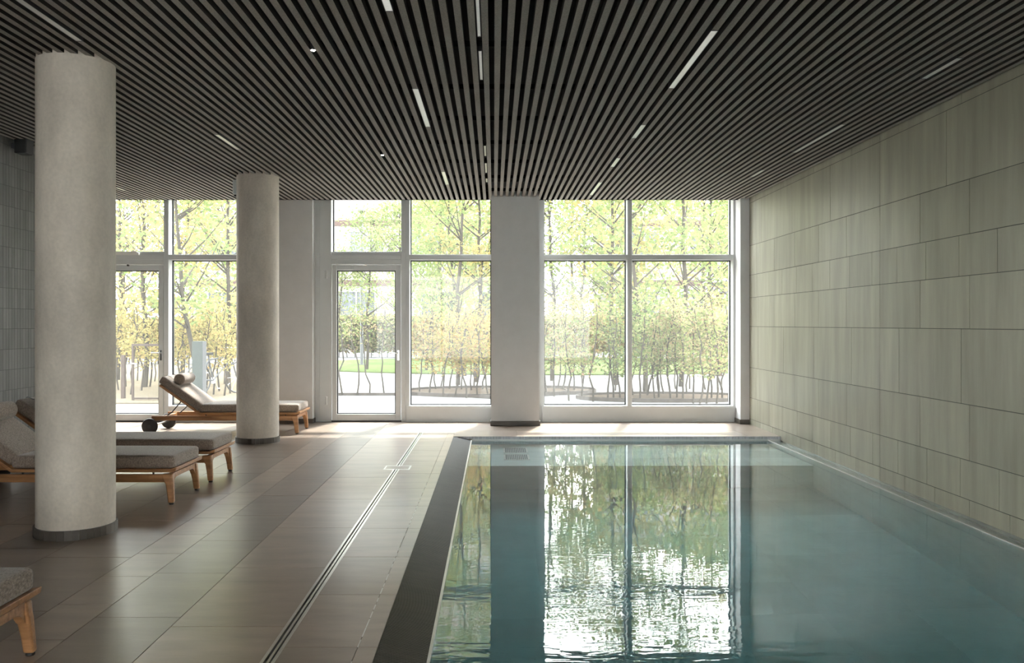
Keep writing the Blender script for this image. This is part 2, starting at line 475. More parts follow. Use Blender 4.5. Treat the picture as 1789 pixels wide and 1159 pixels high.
tag(w.build('wall_left_recess', M['plaster']), 'white wall at the end of the window recess', 'wall', kind='structure')
# back wall with a broad glazed opening added to bring fill daylight from behind
w = MB()
BW0, BW1, BZ0, BZ1 = -4.4, 3.5, 0.10, 3.2
w.box(XLF - 0.25, BW0, YB - 0.25, YB, -0.16, 3.7); w.box(BW1, XR + 0.25, YB - 0.25, YB, -0.16, 3.7)
w.box(BW0, BW1, YB - 0.25, YB, -0.16, BZ0); w.box(BW0, BW1, YB - 0.25, YB, BZ1, 3.7)
tag(w.build('wall_back', M['plaster']), 'white wall with an added glazed opening at the unseen end', 'wall', kind='structure')

# window piers
w = MB(); w.box(-0.04, 0.645, 12.12, 12.95, -0.16, 3.7)
tag(w.build('wall_pier_middle', M['plaster']), 'white pier between the middle and right window bays', 'pier', kind='structure')
b = MB(); b.box(-0.052, 0.657, 12.108, 12.60, 0.0, 0.066)
tag(b.build('baseboard_pier_middle', M['skirt'], bevel=0.003), 'dark skirting around the foot of the middle pier', 'skirting', kind='structure')
w = MB(); w.box(-3.42, -2.645, 12.43, 12.95, -0.16, 3.7)
tag(w.build('wall_pier_left', M['plaster']), 'white pier behind the farther round column', 'pier', kind='structure')
b = MB(); b.box(-3.43, -2.635, 12.42, 12.60, 0.0, 0.066)
tag(b.build('baseboard_pier_left', M['skirt'], bevel=0.003), 'dark skirting at the foot of the left pier', 'skirting', kind='structure')
w = MB(); w.box(3.56, XR + 0.001, 12.32, 12.95, -0.16, 3.7)
tag(w.build('wall_pier_right', M['plaster']), 'slim white pier in the corner by the tiled wall', 'pier', kind='structure')
b = MB(); b.box(3.55, XR, 12.31, 12.60, 0.0, 0.066)
tag(b.build('baseboard_pier_right', M['skirt'], bevel=0.003), 'dark skirting at the foot of the corner pier', 'skirting', kind='structure')
w = MB(); w.box(XLF, XR, 12.70, 12.95, 3.42, 3.72)
tag(w.build('lintel_beam', M['plaster']), 'concealed beam over the window heads', 'beam', kind='structure')

# ------------------------------------------------------------------ ceiling of slats
PITCH, SX0, SWID = 0.0787, 0.0237, 0.041
YE = 12.43
LIGHTS = []  # (X, y0, y1, width, z, label, group)
A, Bx, Cx, Dx, Ex, Fx = [SX0 + PITCH * k for k in (-8, -1.5, 17, 40, -34, -64)]
rowA = [(3.75, 4.94), (6.56, 7.84), (10.14, 11.1)]
rowB = [(4.40, 5.47), (5.75, 6.44), (8.81, 9.36), (9.77, 10.4), (10.8, 11.1)]
rowC = [(5.26, 6.56), (7.75, 8.32), (9.30, 9.84), (10.9, 11.99)]
rowD = [(5.80, 6.30), (7.73, 9.02), (10.03, 10.5)]
rowE = [(4.70, 5.46), (8.15, 8.87)]
rowF = [(11.3, 11.6)]
cut = {}
for X, row in ((A, rowA), (Cx, rowC), (Dx, rowD), (Ex, rowE), (Fx, rowF)):
    cut[round((X - SX0) / PITCH)] = row
ce = MB()
k0 = math.ceil((XLF + 0.03 - SX0) / PITCH); k1 = math.floor((XR - 0.03 - SX0) / PITCH)
for k in range(k0, k1 + 1):
    x = SX0 + k * PITCH
    y_start = -1.0 if x > XL + 0.03 else YS + 0.02
    segs, y = [], y_start
    for a, b in cut.get(k, []):
        segs.append((y, a - 0.004)); y = b + 0.004
    segs.append((y, YE))
    for a, b in segs:
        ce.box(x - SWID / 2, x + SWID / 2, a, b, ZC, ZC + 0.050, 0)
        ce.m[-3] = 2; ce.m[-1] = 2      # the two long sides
yy = 1.6
while yy < YE:
    ce.box(XL if yy < YS else XLF, XR - 0.005, yy - 0.02, yy + 0.02, ZC + 0.051, ZC + 0.09, 1)
    yy += 1.035
ce.box(XLF - 0.25, XR + 0.25, YB - 0.25, 12.95, ZS, ZS + 0.25, 1)
ce.box(XLF, XR, YE, YE + 0.012, ZC - 0.004, ZS, 1)
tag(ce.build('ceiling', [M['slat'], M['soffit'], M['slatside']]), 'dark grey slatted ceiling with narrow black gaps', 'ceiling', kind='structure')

names_rows = {
    'A': ('row of ceiling lights left of the room axis', ['overhead strip light at the top edge, left of the room axis', 'bright hammered strip light midway along the slats left of the axis', 'green tinted strip light near the windows left of the axis']),
    'B': ('thin strips recessed in one slat gap', ['thin recessed strip in the axis gap, cut by the top edge', 'second thin recessed strip along the axis gap', 'third thin recessed strip along the axis gap', 'fourth thin recessed strip along the axis gap', 'thin recessed strip in the axis gap closest to the windows']),
    'C': ('row of ceiling lights over the pool', ['longest bright strip light above the pool', 'short strip light second in the row above the pool', 'short green tinted strip light third above the pool', 'strip light above the pool closest to the windows']),
    'D': ('row of ceiling lights beside the tiled wall', ['dull grey strip light high beside the tiled wall', 'longest strip light beside the tiled wall', 'small strip light beside the tiled wall near the windows']),
    'E': ('row of ceiling lights between the columns', ['dim grey strip light above the nearer column', 'pale strip light in the ceiling between the two columns']),
    'F': ('row of ceiling lights in the recess', ['tiny strip light beyond the nearer column by the recess windows']),
}
for key, X, row in (('A', A, rowA), ('B', Bx, rowB), ('C', Cx, rowC), ('D', Dx, rowD), ('E', Ex, rowE), ('F', Fx, rowF)):
    grp, labs = names_rows[key]
    for (y0, y1), lab in zip(row, labs):
        zb = ZC + 0.03 if key == 'B' else ZC - 0.002
        wd = 0.016 if key == 'B' else SWID * 0.5 + 0.003
        wd = 0.012 if key == 'B' else wd
        r = empty('ceiling_light', (X, (y0 + y1) / 2, zb))
        tag(r, lab, 'light', grp)
        L = (y1 - y0) / 2
        hsg = MB(); t = 0.003
        hsg.box(-wd, wd, -L, L, 0.012, 0.06); hsg.box(-wd, -wd + t, -L, L, 0, 0.012); hsg.box(wd - t, wd, -L, L, 0, 0.012)
        hsg.box(-wd + t, wd - t, -L, -L + 0.006, 0, 0.012); hsg.box(-wd + t, wd - t, L - 0.006, L, 0, 0.012)
        hsg.build('housing', M['darkmetal'], r)
        df = MB(); df.box(-wd + t, wd - t, -L + 0.006, L - 0.006, 0.002, 0.011); df.build('reflector_strip', M['reflector'], r)

for (px, Yd), lab in (((534, 5.64), 'bright small ceiling spot nearer the viewer, above the drain'), ((658, 9.14), 'bright small ceiling spot nearer the windows')):
    x = (px - CX) * Yd / F
    r = empty('ceiling_spot', (round((x - SX0) / PITCH) * PITCH + SX0 + PITCH / 2, Yd, ZC)); tag(r, lab, 'light', 'small ceiling spots')
    q = MB(); q.lathe([(0.020, 0.0), (0.020, 0.05), (0.0195, 0.05)], n=24); q.build('housing', M['darkmetal'], r, smooth=True)
    q = MB(); q.lathe([(0.013, -0.003), (0.015, 0.001), (0.013, 0.002)], n=20); q.build('bulb', M['bulb'], r, smooth=True)
    ld = bpy.data.lights.new('spot_lamp', 'SPOT'); ld.energy = 8; ld.spot_size = 1.2; ld.shadow_soft_size = 0.02; ld.color = (1, 0.9, 0.78)
    lo = bpy.data.objects.new('spot_lamp', ld); lo.location = (r.location.x, Yd, ZC - 0.02); COL.objects.link(lo)

# ------------------------------------------------------------------ round columns
for (yc, lab, slab) in ((5.94, 'nearer round raw concrete column standing by the loungers', ''), (10.51, 'farther round raw concrete column by the window lounger', '')):
    r = empty('column', (-2.91, yc, 0)); tag(r, lab, 'column', kind='structure')
    q = MB(); q.lathe([(0.2535, 0.0), (0.2535, ZS + 0.02)], n=96); q.build('shaft', M['concrete'], r, smooth=True)
    q = MB()
    n = 36
    for k in range(n):
        a0, a1 = 2 * PI * (k + 0.02) / n, 2 * PI * (k + 0.98) / n
        r0, r1, hh = 0.254, 0.268, 0.066
        P = lambda rr, a, zz: Vector((rr * math.cos(a), rr * math.sin(a), zz))
        q.hexa([P(r0, a0, 0), P(r1, a0, 0), P(r1, a1, 0), P(r0, a1, 0)], [P(r0, a0, hh), P(r1, a0, hh), P(r1, a1, hh), P(r0, a1, hh)], 0, random.random())
    q.build('skirting_ring', M['skirt'], r)

# ------------------------------------------------------------------ windows and doors
K = F / YW
wx = lambda px: (px - CX) / K
wz = lambda py: H - (py - CY) / K
ZT = 3.46
YG = YW + 0.17
YD = YW + 0.06
FD = 0.22  # frame depth


def pane(root, x0, x1, z0, z1):
    g = MB(); g.box(x0 - 0.012, x1 + 0.012, YG - 0.004, YG + 0.004, z0 - 0.012, z1 + 0.012); g.build('glass_pane', M['glass'], root)


def gasket(mb, x0, x1, z0, z1, YG=YG):
    t = 0.014
    for a in ((x0, x0 + t, z0, z1), (x1 - t, x1, z0, z1), (x0, x1, z0, z0 + t), (x0, x1, z1 - t, z1)):
        mb.box(a[0], a[1], YG - 0.02, YG + 0.02, a[2], a[3])


def window(name, label, bars, panes, sill=None):
    r = empty(name, (0, 0, 0)); tag(r, label, 'window', kind='structure')
    f = MB()
    for x0, x1, z0, z1, yo in bars:
        f.box(x0, x1, YW + yo, YW + FD, z0, z1)
    f.build('window_frame', M['frame'], r, bevel=0.004)
    g = MB()
    for p in panes:
        gasket(g, *p)
    g.build('gasket', M['gasket'], r)
    for p in panes:
        pane(r, *p)
    if sill:
        s = MB(); s.box(sill[0], sill[1], YW - 0.02, YW + FD, 0.0, wz(711)); s.build('sill_panel', M['frame'], r, bevel=0.004)
        s = MB(); s.box(sill[0], sill[1], YW - 0.035, YW - 0.02, wz(714), wz(709.5)); s.build('sill_edge', M['frame'], r, bevel=0.003)
        s = MB(); s.box(sill[0], sill[1], YW - 0.012, YW + FD, -0.002, 0.012); s.build('floor_gasket', M['gasket'], r)
    return r


zT0, zT1 = wz(454), wz(445)
zB = wz(709.5)


def two_by(name, label, x0, x1, xm, ends, sill):
    """bay of two panes with a transom; ends: the jamb widths; xm: mullion (or None)"""
    bars = [(x0, x0 + ends[0], 0, ZT, 0), (x1 - ends[1], x1, 0, ZT, 0)]
    cols = [(x0 + ends[0], x1 - ends[1])]
    if xm:
        bars.append((xm[0], xm[1], zB - 0.05, ZT, -0.015))
        cols = [(x0 + ends[0], xm[0]), (xm[1], x1 - ends[1])]
    panes = []
    for a, b in cols:
        bars.append((a, b, zT0, zT1, 0.0)); bars.append((a, b, ZT - 0.06, ZT, 0.0))
        panes += [(a, b, zB, zT0), (a, b, zT1, ZT - 0.06)]
    return window(name, label, bars, panes, sill)


two_by('window_1', 'tall two light window in the right bay behind the pool', wx(940), wx(1290), (wx(1096), wx(1104)), (wx(951) - wx(940), wx(1290) - wx(1281)), (wx(947), wx(1283)))
two_by('window_2', 'tall fixed window between the glazed door and the middle pier', wx(709), 0.0, None, (wx(715.5) - wx(709), 0.04), (wx(710), 0.0))
two_by('window_3', 'tall window seen between the two round columns', wx(286.5), -3.40, None, (wx(294.5) - wx(286.5), 0.09), (wx(296), -3.40))


def door(name, label, xl, xr, lxl, lxr, gxl, gxr, hinge_left=True, closer=True):
    """xl..xr frame, lxl..lxr leaf, gxl..gxr glass (all metres); a fixed light above"""
    r = empty(name, (0, 0, 0)); tag(r, label, 'door', kind='structure')
    zo = wz(453.5)
    f = MB()
    f.box(xl, lxl, YW, YW + FD, 0, ZT); f.box(lxr, xr, YW, YW + FD, 0, ZT)
    f.box(lxl, lxr, YW, YW + FD, wz(462), zo); f.box(lxl, lxr, YW - 0.012, YW + FD, zo, wz(446)); f.box(lxl, lxr, YW + 0.01, YW + FD, wz(446), wz(440))
    f.box(lxl, lxr, YW, YW + FD, ZT - 0.06, ZT)
    f.box(xl - 0.09, xl, YW + 0.02, YW + FD, 0, ZT)
    f.build('door_frame', M['frame'], r, bevel=0.004)
    lf = MB(); y0, y1 = YW + 0.012, YW + 0.10
    lz1 = wz(463); e = 0.011
    lf.box(lxl + e, gxl, y0, y1, 0.02, lz1); lf.box(gxr, lxr - e, y0, y1, 0.02, lz1)
    lf.box(gxl, gxr, y0, y1, 0.02, wz(724)); lf.box(gxl, gxr, y0, y1, wz(472.6), lz1)
    leaf = lf.build('door_leaf', M['frame'], r, bevel=0.004)
    s = MB(); s.box(lxl, lxr, YW + 0.02, YW + FD, 0.0, 0.02); s.build('threshold', M['darkmetal'], r)
    g = MB(); gasket(g, gxl, gxr, wz(724), wz(472.6), YD); gasket(g, lxl, lxr, wz(440), ZT - 0.06)
    g.build('gasket', M['gasket'], r)
    g = MB(); g.box(gxl - .01, gxr + .01, YD - 0.004, YD + 0.004, wz(724) - .01, wz(472.6) + .01); g.build('glass_pane', M['glass'], r)
    pane(r, lxl, lxr, wz(440), ZT - 0.06)
    # lever handle
    hx = lxr - 0.045 if hinge_left else lxl + 0.045
    sgn = -1 if hinge_left else 1
    hm = MB(); zh = wz(617)
    hm.box(hx - 0.014, hx + 0.014, y0 - 0.008, y0, zh - 0.11, zh + 0.04)
    hm.tube([(hx, y0, zh), (hx, y0 - 0.055, zh), (hx + sgn * 0.02, y0 - 0.06, zh), (hx + sgn * 0.125, y0 - 0.06, zh)], 0.009, n=10)
    hm.build('lever_handle', M['chrome'], r, smooth=True)
    for zz in (wz(480), wz(700)):
        hg = MB(); hxx = (lxl - 0.07) if hinge_left else lxr + 0.07
        hg.tube([(hxx, YW - 0.016, zz - 0.06), (hxx, YW - 0.016, zz + 0.06)], 0.018, n=14); hg.build('hinge', M['frame'], r, smooth=True)
    if closer:
        c = MB(); c.box(wx(590), wx(617), y0 - 0.05, y0, wz(471.5), wz(465)); c.build('door_closer', M['frame'], r, bevel=0.004)
        c = MB(); c.box(wx(588), wx(641), y0 - 0.03, y0 - 0.012, wz(464), wz(461.5)); c.tube([(wx(639), y0 - 0.03, wz(464)), (wx(639), y0, wz(461))], 0.012, n=8)
        c.build('closer_arm', M['steel'], r)
    return r


door('door_1', 'glazed garden door with a light above, left of the middle bay', wx(558), wx(709), wx(578.6), wx(701), wx(588), wx(691))
d2 = door('door_2', 'glazed door by the recess, partly hidden by the nearer column', wx(142), wx(286.5), wx(158), wx(286), wx(168), wx(276.5), closer=False)
st = MB(); st.box(wx(200), wx(244), YW - 0.035, YW - 0.01, wz(446), wz(441.5)); st.box(wx(200), wx(241), YW - 0.04, YW - 0.012, wz(441.5), wz(440))
st.build('window_stay', M['lip'], d2)
cc = MB(); cc.tube([(wx(224), YW - 0.02, wz(464)), (wx(224), YW + 0.01, wz(464))], 0.014, n=10); cc.build('door_sensor', M['black'], d2)
fill = MB(); fill.box(XLF, wx(142) - 0.085, YW, 12.95, 0, 3.5)
tag(fill.build('wall_recess_corner', M['plaster']), 'white wall strip beside the recess door', 'wall', kind='structure')
# unseen glazing added behind the viewer for fill daylight
r = empty('window_fill_back', (0, 0, 0)); tag(r, 'glazed opening added for fill daylight at the unseen end of the room', 'window', kind='structure')
f = MB()
for x in (BW0, -1.9, 0.6, BW1 - 0.06):
    f.box(x, x + 0.06, YB - 0.16, YB - 0.04, BZ0, BZ1)
f.box(BW0, BW1, YB - 0.16, YB - 0.04, BZ0, BZ0 + 0.06); f.box(BW0, BW1, YB - 0.16, YB - 0.04, BZ1 - 0.06, BZ1)
f.build('window_frame', M['frame'], r)
g = MB(); g.box(BW0 + .02, BW1 - .02, YB - 0.104, YB - 0.096, BZ0 + .02, BZ1 - .02); g.build('glass_pane', M['glass'], r)

r = empty('window_fill_side', (0, 0, 0)); tag(r, 'glazed side opening added for fill daylight at the unseen end of the room', 'window', kind='structure')  # side glazing added out of view to brighten the near room
f = MB()
for y in (LW0, -1.8, LW1 - 0.06):
    f.box(XL - 0.16, XL - 0.04, y, y + 0.06, 0.1, 3.1)
f.box(XL - 0.16, XL - 0.04, LW0, LW1, 0.1, 0.16); f.box(XL - 0.16, XL - 0.04, LW0, LW1, 3.04, 3.1)
f.build('window_frame', M['frame'], r)
g = MB(); g.box(XL - 0.104, XL - 0.096, LW0 + .02, LW1 - .02, 0.12, 3.08); g.build('glass_pane', M['glass'], r)

q = MB(); q.box(-16, 16, -12.0, -11.6, -0.3, 6.0)  # unseen wall added to temper light and reflections from the back opening
tag(q.build('wall_added_outside', M['plaster']), 'pale wall added outside the unseen end of the room to soften the fill light', 'wall', kind='structure')
# ------------------------------------------------------------------ pool
p = MB()
ZB = -1.75; ZBENCH = -0.47; YBENCH = 9.41
# basin floor, bench and walls built of tiles
def slab_tiles(x0, x1, y0, y1, z, s):
    nx = max(1, round((x1 - x0) / s)); ny = max(1, round((y1 - y0) / s))
    for i in range(nx):
        for j in range(ny):
            a, b = x0 + (x1 - x0) * i / nx, x0 + (x1 - x0) * (i + 1) / nx
            c, d = y0 + (y1 - y0) * j / ny, y0 + (y1 - y0) * (j + 1) / ny
            p.box(a + .0006, b - .0006, c + .0006, d - .0006, z - .004, z, 0, random.random())
slab_tiles(PX0, PX1, PY0, YBENCH, ZB, 0.6)
slab_tiles(PX0, PX1, YBENCH, PY1, ZBENCH, 0.6)
p.box(PX0 - .3, PX1 + .1, PY0 - .3, YBENCH, ZB - 0.3, ZB - 0.0025, 1)
p.box(PX0 - .1, PX1 + .1, YBENCH, PY1 + 0.2, ZB - .3, ZBENCH - 0.0025, 0, 0.45)
p.box(PX0 - 0.3, PX0, PY0 - .3, PY1 + .2, ZB - .3, ZW - 0.004, 0, 0.5)      # left wall
p.box(PX1 - 0.009, PX1, PY0 - .3, PY1 + .2, ZB - .3, ZW - 0.006, 0, 0.45)    # right wall below the lip
p.box(PX1, XR + 0.001, PY0, PY1 + .2, ZB - .3, ZW - 0.15, 0, 0.2)           # gutter bed
p.box(PX0, XR, PY0 - 0.3, PY0, ZB - .3, -0.02, 0, 0.5)                       # near wall
p.box(PX0, XR, PY1 + 0.015, PY1 + 0.3, ZB - .3, -0.04, 0, 0.62)              # far wall
tag(p.build('pool_basin', [M['pooltile'], M['pooljoint']]), 'grey green tiled basin of the indoor swimming pool', 'pool', kind='structure')

wt = MB(); wt.box(PX0 - 0.1, XR - 0.001, PY0 - 0.1, PY1 + 0.05, ZB - 0.1, ZW)
tag(wt.build('pool_water', M['water']), 'still teal pool water mirroring the windows and garden', 'water', kind='stuff')

cp = MB()
yy = PY0
while yy < 10.965:
    t = random.random()
    cp.hexa([Vector((-0.52, yy, -0.03)), Vector((PX0 - 0.012, yy, -0.09)), Vector((PX0 - 0.012, yy + 0.0135, -0.09)), Vector((-0.52, yy + 0.0135, -0.03))],
            [Vector((-0.52, yy, -0.001)), Vector((PX0 - 0.012, yy, ZW + 0.004)), Vector((PX0 - 0.012, yy + 0.0135, ZW + 0.004)), Vector((-0.52, yy + 0.0135, -0.001))], 0, t)
    yy += 0.018
cp.hexa([Vector((-0.52, PY0, -0.16)), Vector((PX0 - 0.012, PY0, -0.16)), Vector((PX0 - 0.012, 10.97, -0.16)), Vector((-0.52, 10.97, -0.16))],
        [Vector((-0.52, PY0, -0.008)), Vector((PX0 - 0.012, PY0, ZW - 0.003)), Vector((PX0 - 0.012, 10.97, ZW - 0.003)), Vector((-0.52, 10.97, -0.008))], 0, 0.2)
tag(cp.build('pool_coping', M['grate']), 'dark ribbed overflow coping sloping to the water along the deck', 'coping', kind='structure')
ed = MB(); ed.box(PX0 - 0.012, PX0 + 0.002, PY0, 10.99, -0.14, ZW + 0.0065)  # bright meniscus line of the water painted as a pale strip
tag(ed.build('trim_glint', M['lip']), 'pale strip standing in for the water glint along the ribbed coping', 'edge strip', kind='structure')
fc = MB()
x = PX0 - 0.23
while x < XR - 0.01:
    fc.hexa([Vector((x, 10.972, -0.036)), Vector((x + .013, 10.972, -0.036)), Vector((x + .013, 11.01, -0.036)), Vector((x, 11.01, -0.036))],
            [Vector((x, 10.970, -0.001)), Vector((x + .013, 10.970, -0.001)), Vector((x + .013, 10.985, -0.001)), Vector((x, 10.985, -0.001))], 0, random.random())
    x += 0.018
fc.box(PX0 - 0.23, XR, 10.978, 11.02, -0.035, -0.003, 0, 0.2)
tag(fc.build('pool_coping_far', M['nosing']), 'thin grey ribbed nosing on the far pool edge below the windows', 'coping', kind='structure')
fe = MB(); fe.box(PX0, XR, 10.975, 11.03, -0.2, -0.036)
tag(fe.build('trim_2', M['lip']), 'pale waterline strip on the far side of the pool', 'edge strip', kind='structure')
lp = MB()
y = PY0
for k in range(8):
    L = 1.235
    lp.box(PX1 - 0.011, PX1 + 0.002, y + 0.003, y + L - 0.003, -0.14, ZW + (0.004 if k % 2 else 0.0025)); y += L
tag(lp.build('trim_3', M['lip']), 'pale overflow lip running beside the tiled wall', 'edge strip', kind='structure')

# inlet grilles set in the shallow bench
for (y0, y1, lab) in ((9.80, 10.22, 'submerged square inlet grille nearer the viewer'), (10.31, 10.74, 'submerged square inlet grille nearer the pool end')):
    r = empty('pool_grille', (0.265, (y0 + y1) / 2, ZBENCH)); tag(r, lab, 'grille', 'inlet grilles on the shallow bench')
    L = (y1 - y0) / 2; W = 0.15
    q = MB()
    q.box(-W, W, -L, -L + .03, 0, .012); q.box(-W, W, L - .03, L, 0, .012); q.box(-W, -W + .02, -L + .03, L - .03, 0, .012); q.box(W - .02, W, -L + .03, L - .03, 0, .012)
    q.build('frame', M['lip'], r)
    q = MB()
    for i in range(12):
        xx = -W + .02 + (2 * W - .04) * (i + .5) / 12
        q.box(xx - .006, xx + .006, -L + .03, L - .03, 0.001, .008)
    q.build('bars', M['darkmetal'], r)
    for sx in (-1, 0, 1):
        for sy in (-1, 1):
            q = MB(); q.lathe([(0.008, 0.012), (0.008, 0.016)], n=10, c=(sx * (W - .01), sy * (L - .015), 0))
            q.build('screw', M['chrome'], r)

# ------------------------------------------------------------------ loungers
def rounded_box(name, x0, x1, y0, y1, z0, z1, rad, mat, parent, seg=4, puff=0.0, M4=None):
    bm = bmesh.new()
    bmesh.ops.create_cube(bm, size=1.0)
    for v in bm.verts:
        v.co = Vector(((x0 + x1) / 2 + v.co.x * (x1 - x0), (y0 + y1) / 2 + v.co.y * (y1 - y0), (z0 + z1) / 2 + v.co.z * (z1 - z0)))
    bmesh.ops.bevel(bm, geom=list(bm.edges), offset=rad, segments=seg, profile=0.6, affect='EDGES')
    bmesh.ops.subdivide_edges(bm, edges=[e for e in bm.edges if e.calc_length() > 0.25], cuts=9, use_grid_fill=True)
    cx, cy, cz = (x0 + x1) / 2, (y0 + y1) / 2, (z0 + z1) / 2
    for v in bm.verts:
        if v.co.z > cz:
            u = 1 - (2 * (v.co.x - cx) / (x1 - x0)) ** 4; w_ = 1 - (2 * (v.co.y - cy) / (y1 - y0)) ** 4
            v.co.z += puff * max(0, u) * max(0, w_)
        if M4 is not None:
            v.co = M4 @ v.co
    me = bpy.data.meshes.new(name); bm.to_mesh(me); bm.free()
    me.materials.append(mat)
    me.polygons.foreach_set('use_smooth', [True] * len(me.polygons))
    o = bpy.data.objects.new(name, me); COL.objects.link(o); o.parent = parent
    return o


def make_lounger():
    """foot end of the platform at x=0, head towards -x"""
    r = empty('sun_lounger')
    W = 0.31
    # platform of the seat
    q = MB()
    q.box(-1.33, -0.04, -W, -W + 0.045, 0.258, 0.284); q.box(-1.33, -0.04, W - 0.045, W, 0.258, 0.284)
    q.box(-1.33, -1.28, -W + .045, W - .045, 0.258, 0.284)
    for i in range(11):
        x = -1.22 + i * 0.108
        q.box(x, x + 0.06, -W + 0.045, W - 0.045, 0.262, 0.280)
    q.build('seat_frame', M['teak'], r, bevel=0.004)
    q = MB()
    q.hexa([Vector((-0.055, -W, 0.258)), Vector((-0.006, -W, 0.266)), Vector((-0.006, W, 0.266)), Vector((-0.055, W, 0.258))],
           [Vector((-0.055, -W, 0.285)), Vector((0.0, -W, 0.298)), Vector((0.0, W, 0.298)), Vector((-0.055, W, 0.285))])
    q.build('foot_board', M['teak'], r, bevel=0.006)
    for s in (-1, 1):
        q = MB()
        ys = sorted((s * 0.262, s * 0.298))
        q.box(-1.955, -0.06, ys[0], ys[1], 0.176, 0.240)
        q.box(-1.955, -1.93, ys[0], ys[1], 0.125, 0.176)
        q.build('side_rail', M['teak'], r, bevel=0.006)
        # front leg: broad at the rail, tapering and splayed
        q = MB()
        def sec(x0, x1, ya, yb, z):
            a, b = sorted((s * ya, s * yb))
            return [Vector((x0, a, z)), Vector((x1, a, z)), Vector((x1, b, z)), Vector((x0, b, z))]
        secs = [sec(-0.068, -0.020, 0.272, 0.312, 0.012), sec(-0.078, -0.025, 0.266, 0.308, 0.09), sec(-0.092, -0.030, 0.258, 0.304, 0.165), sec(-0.115, -0.034, 0.248, 0.301, 0.195), sec(-0.125, -0.036, 0.246, 0.300, 0.243)]
        base = len(q.v)
        for c in secs: q.v.extend(tuple(v) for v in c)
        for i in range(len(secs) - 1):
            for k in range(4):
                a = i * 4 + k; b2 = i * 4 + (k + 1) % 4
                q.face((a, b2, b2 + 4, a + 4))
        q.face((3, 2, 1, 0)); e = (len(secs) - 1) * 4; q.face((e, e + 1, e + 2, e + 3))
        leg = q.build('leg', M['teak'], r, bevel=0.012, seg=3, smooth=True, angle=50)
        q = MB(); q.lathe([(0.017, 0.0), (0.019, 0.003), (0.019, 0.013)], n=16, c=(-0.044, s * 0.292, 0)); q.build('foot_glide', M['rubber'], leg)
        for xs in (-0.20, -1.25):
            q = MB(); q.box(xs, xs + .01, min(s * .27, s * .285), max(s * .27, s * .285), 0.238, 0.26); q.build('spacer', M['black'], r)
        # wheel
        q = MB(); q.lathe([(0.085, -0.020), (0.100, -0.017), (0.105, -0.008), (0.105, 0.008), (0.100, 0.017), (0.085, 0.020)], n=40, c=(-1.965, s * 0.325, 0.105), axis='y')
        wh = q.build('wheel', M['rubber'], r, smooth=True)
        q = MB(); q.lathe([(0.022, -0.024), (0.022, 0.024)], n=20, c=(-1.965, s * 0.325, 0.105), axis='y'); q.build('hub', M['darkmetal'], wh, smooth=True)
    q = MB(); q.tube([(-1.965, -0.32, 0.105), (-1.965, 0.32, 0.105)], 0.011, n=14); q.build('axle', M['steel'], r, smooth=True)
    # beam between the front legs, with the arched underside of the photo
    q = MB(); pr = []
    n = 16
    for i in range(n + 1):
        y = -0.255 + 0.51 * i / n
        t = abs(y) / 0.255
        zl = 0.205 - 0.055 * max(0, (t - 0.72) / 0.28) ** 2
        pr.append((y, zl))
    for i in range(n):
        (ya, za), (yb, zb) = pr[i], pr[i + 1]
        q.hexa([Vector((-0.085, ya, za)), Vector((-0.045, ya, za)), Vector((-0.045, yb, zb)), Vector((-0.085, yb, zb))],
               [Vector((-0.085, ya, 0.243)), Vector((-0.045, ya, 0.243)), Vector((-0.045, yb, 0.243)), Vector((-0.085, yb, 0.243))])
    q.build('cross_beam', M['teak'], r)
    q = MB(); q.box(-1.86, -1.82, -0.262, 0.262, 0.185, 0.225); q.build('head_beam', M['teak'], r, bevel=0.004)
    # backrest, tilted
    ang = math.radians(35.5)
    hinge = Vector((-1.325, 0, 0.272))
    u = Vector((-math.cos(ang), 0, math.sin(ang))); nn = Vector((math.sin(ang), 0, math.cos(ang))); vy = Vector((0, 1, 0))
    T = Matrix(((u.x, vy.x, nn.x, hinge.x), (u.y, vy.y, nn.y, hinge.y), (u.z, vy.z, nn.z, hinge.z), (0, 0, 0, 1)))
    q = MB(); BL = 0.64
    q.box(0, BL, -W, -W + .045, -0.014, 0.014, M=T); q.box(0, BL, W - .045, W, -0.014, 0.014, M=T)
    q.box(BL - .05, BL, -W + .045, W - .045, -0.014, 0.014, M=T); q.box(0, .05, -W + .045, W - .045, -0.014, 0.014, M=T)
    for i in range(4):
        x = 0.10 + i * .12
        q.box(x, x + .06, -W + .045, W - .045, -0.008, 0.010, M=T)
    # the left handed frame of T flips the faces: turn them back
    q.f = [tuple(reversed(f)) for f in q.f]
    back = q.build('backrest', M['teak'], r, bevel=0.004)
    for s in (-1, 1):
        q = MB()
        a = hinge + u * 0.33 + vy * (s * 0.22) - nn * 0.02
        q.tube([a, a + Vector((0.004, 0, -0.035)), Vector((-1.70, s * 0.235, 0.29)), Vector((-1.78, s * 0.245, 0.225))], 0.008, n=10)
        q.build('support_strut', M['black'], back, smooth=True)
    rounded_box('seat_cushion', -1.335, -0.022, -0.295, 0.295, 0.287, 0.388, 0.034, M['fabric'], r, puff=0.010)
    c = rounded_box('back_cushion', 0.03, 0.685, -0.295, 0.295, 0.016, 0.118, 0.034, M['fabric'], r, puff=0.010, M4=T)
    # bolster with its strap
    bc = hinge + u * 0.50 + nn * 0.185
    q = MB()
    prof = []
    for i in range(7):
        a = PI / 2 * i / 6
        prof.append((0.052 + 0.022 * math.sin(a), -0.21 + 0.02 * (1 - math.cos(a)) - 0.0))
    prof = prof + [(r_, -h_) for r_, h_ in reversed(prof)]
    q.lathe(prof, n=36, c=tuple(bc), axis='y')
    bol = q.build('head_bolster', M['fabric'], r, smooth=True)
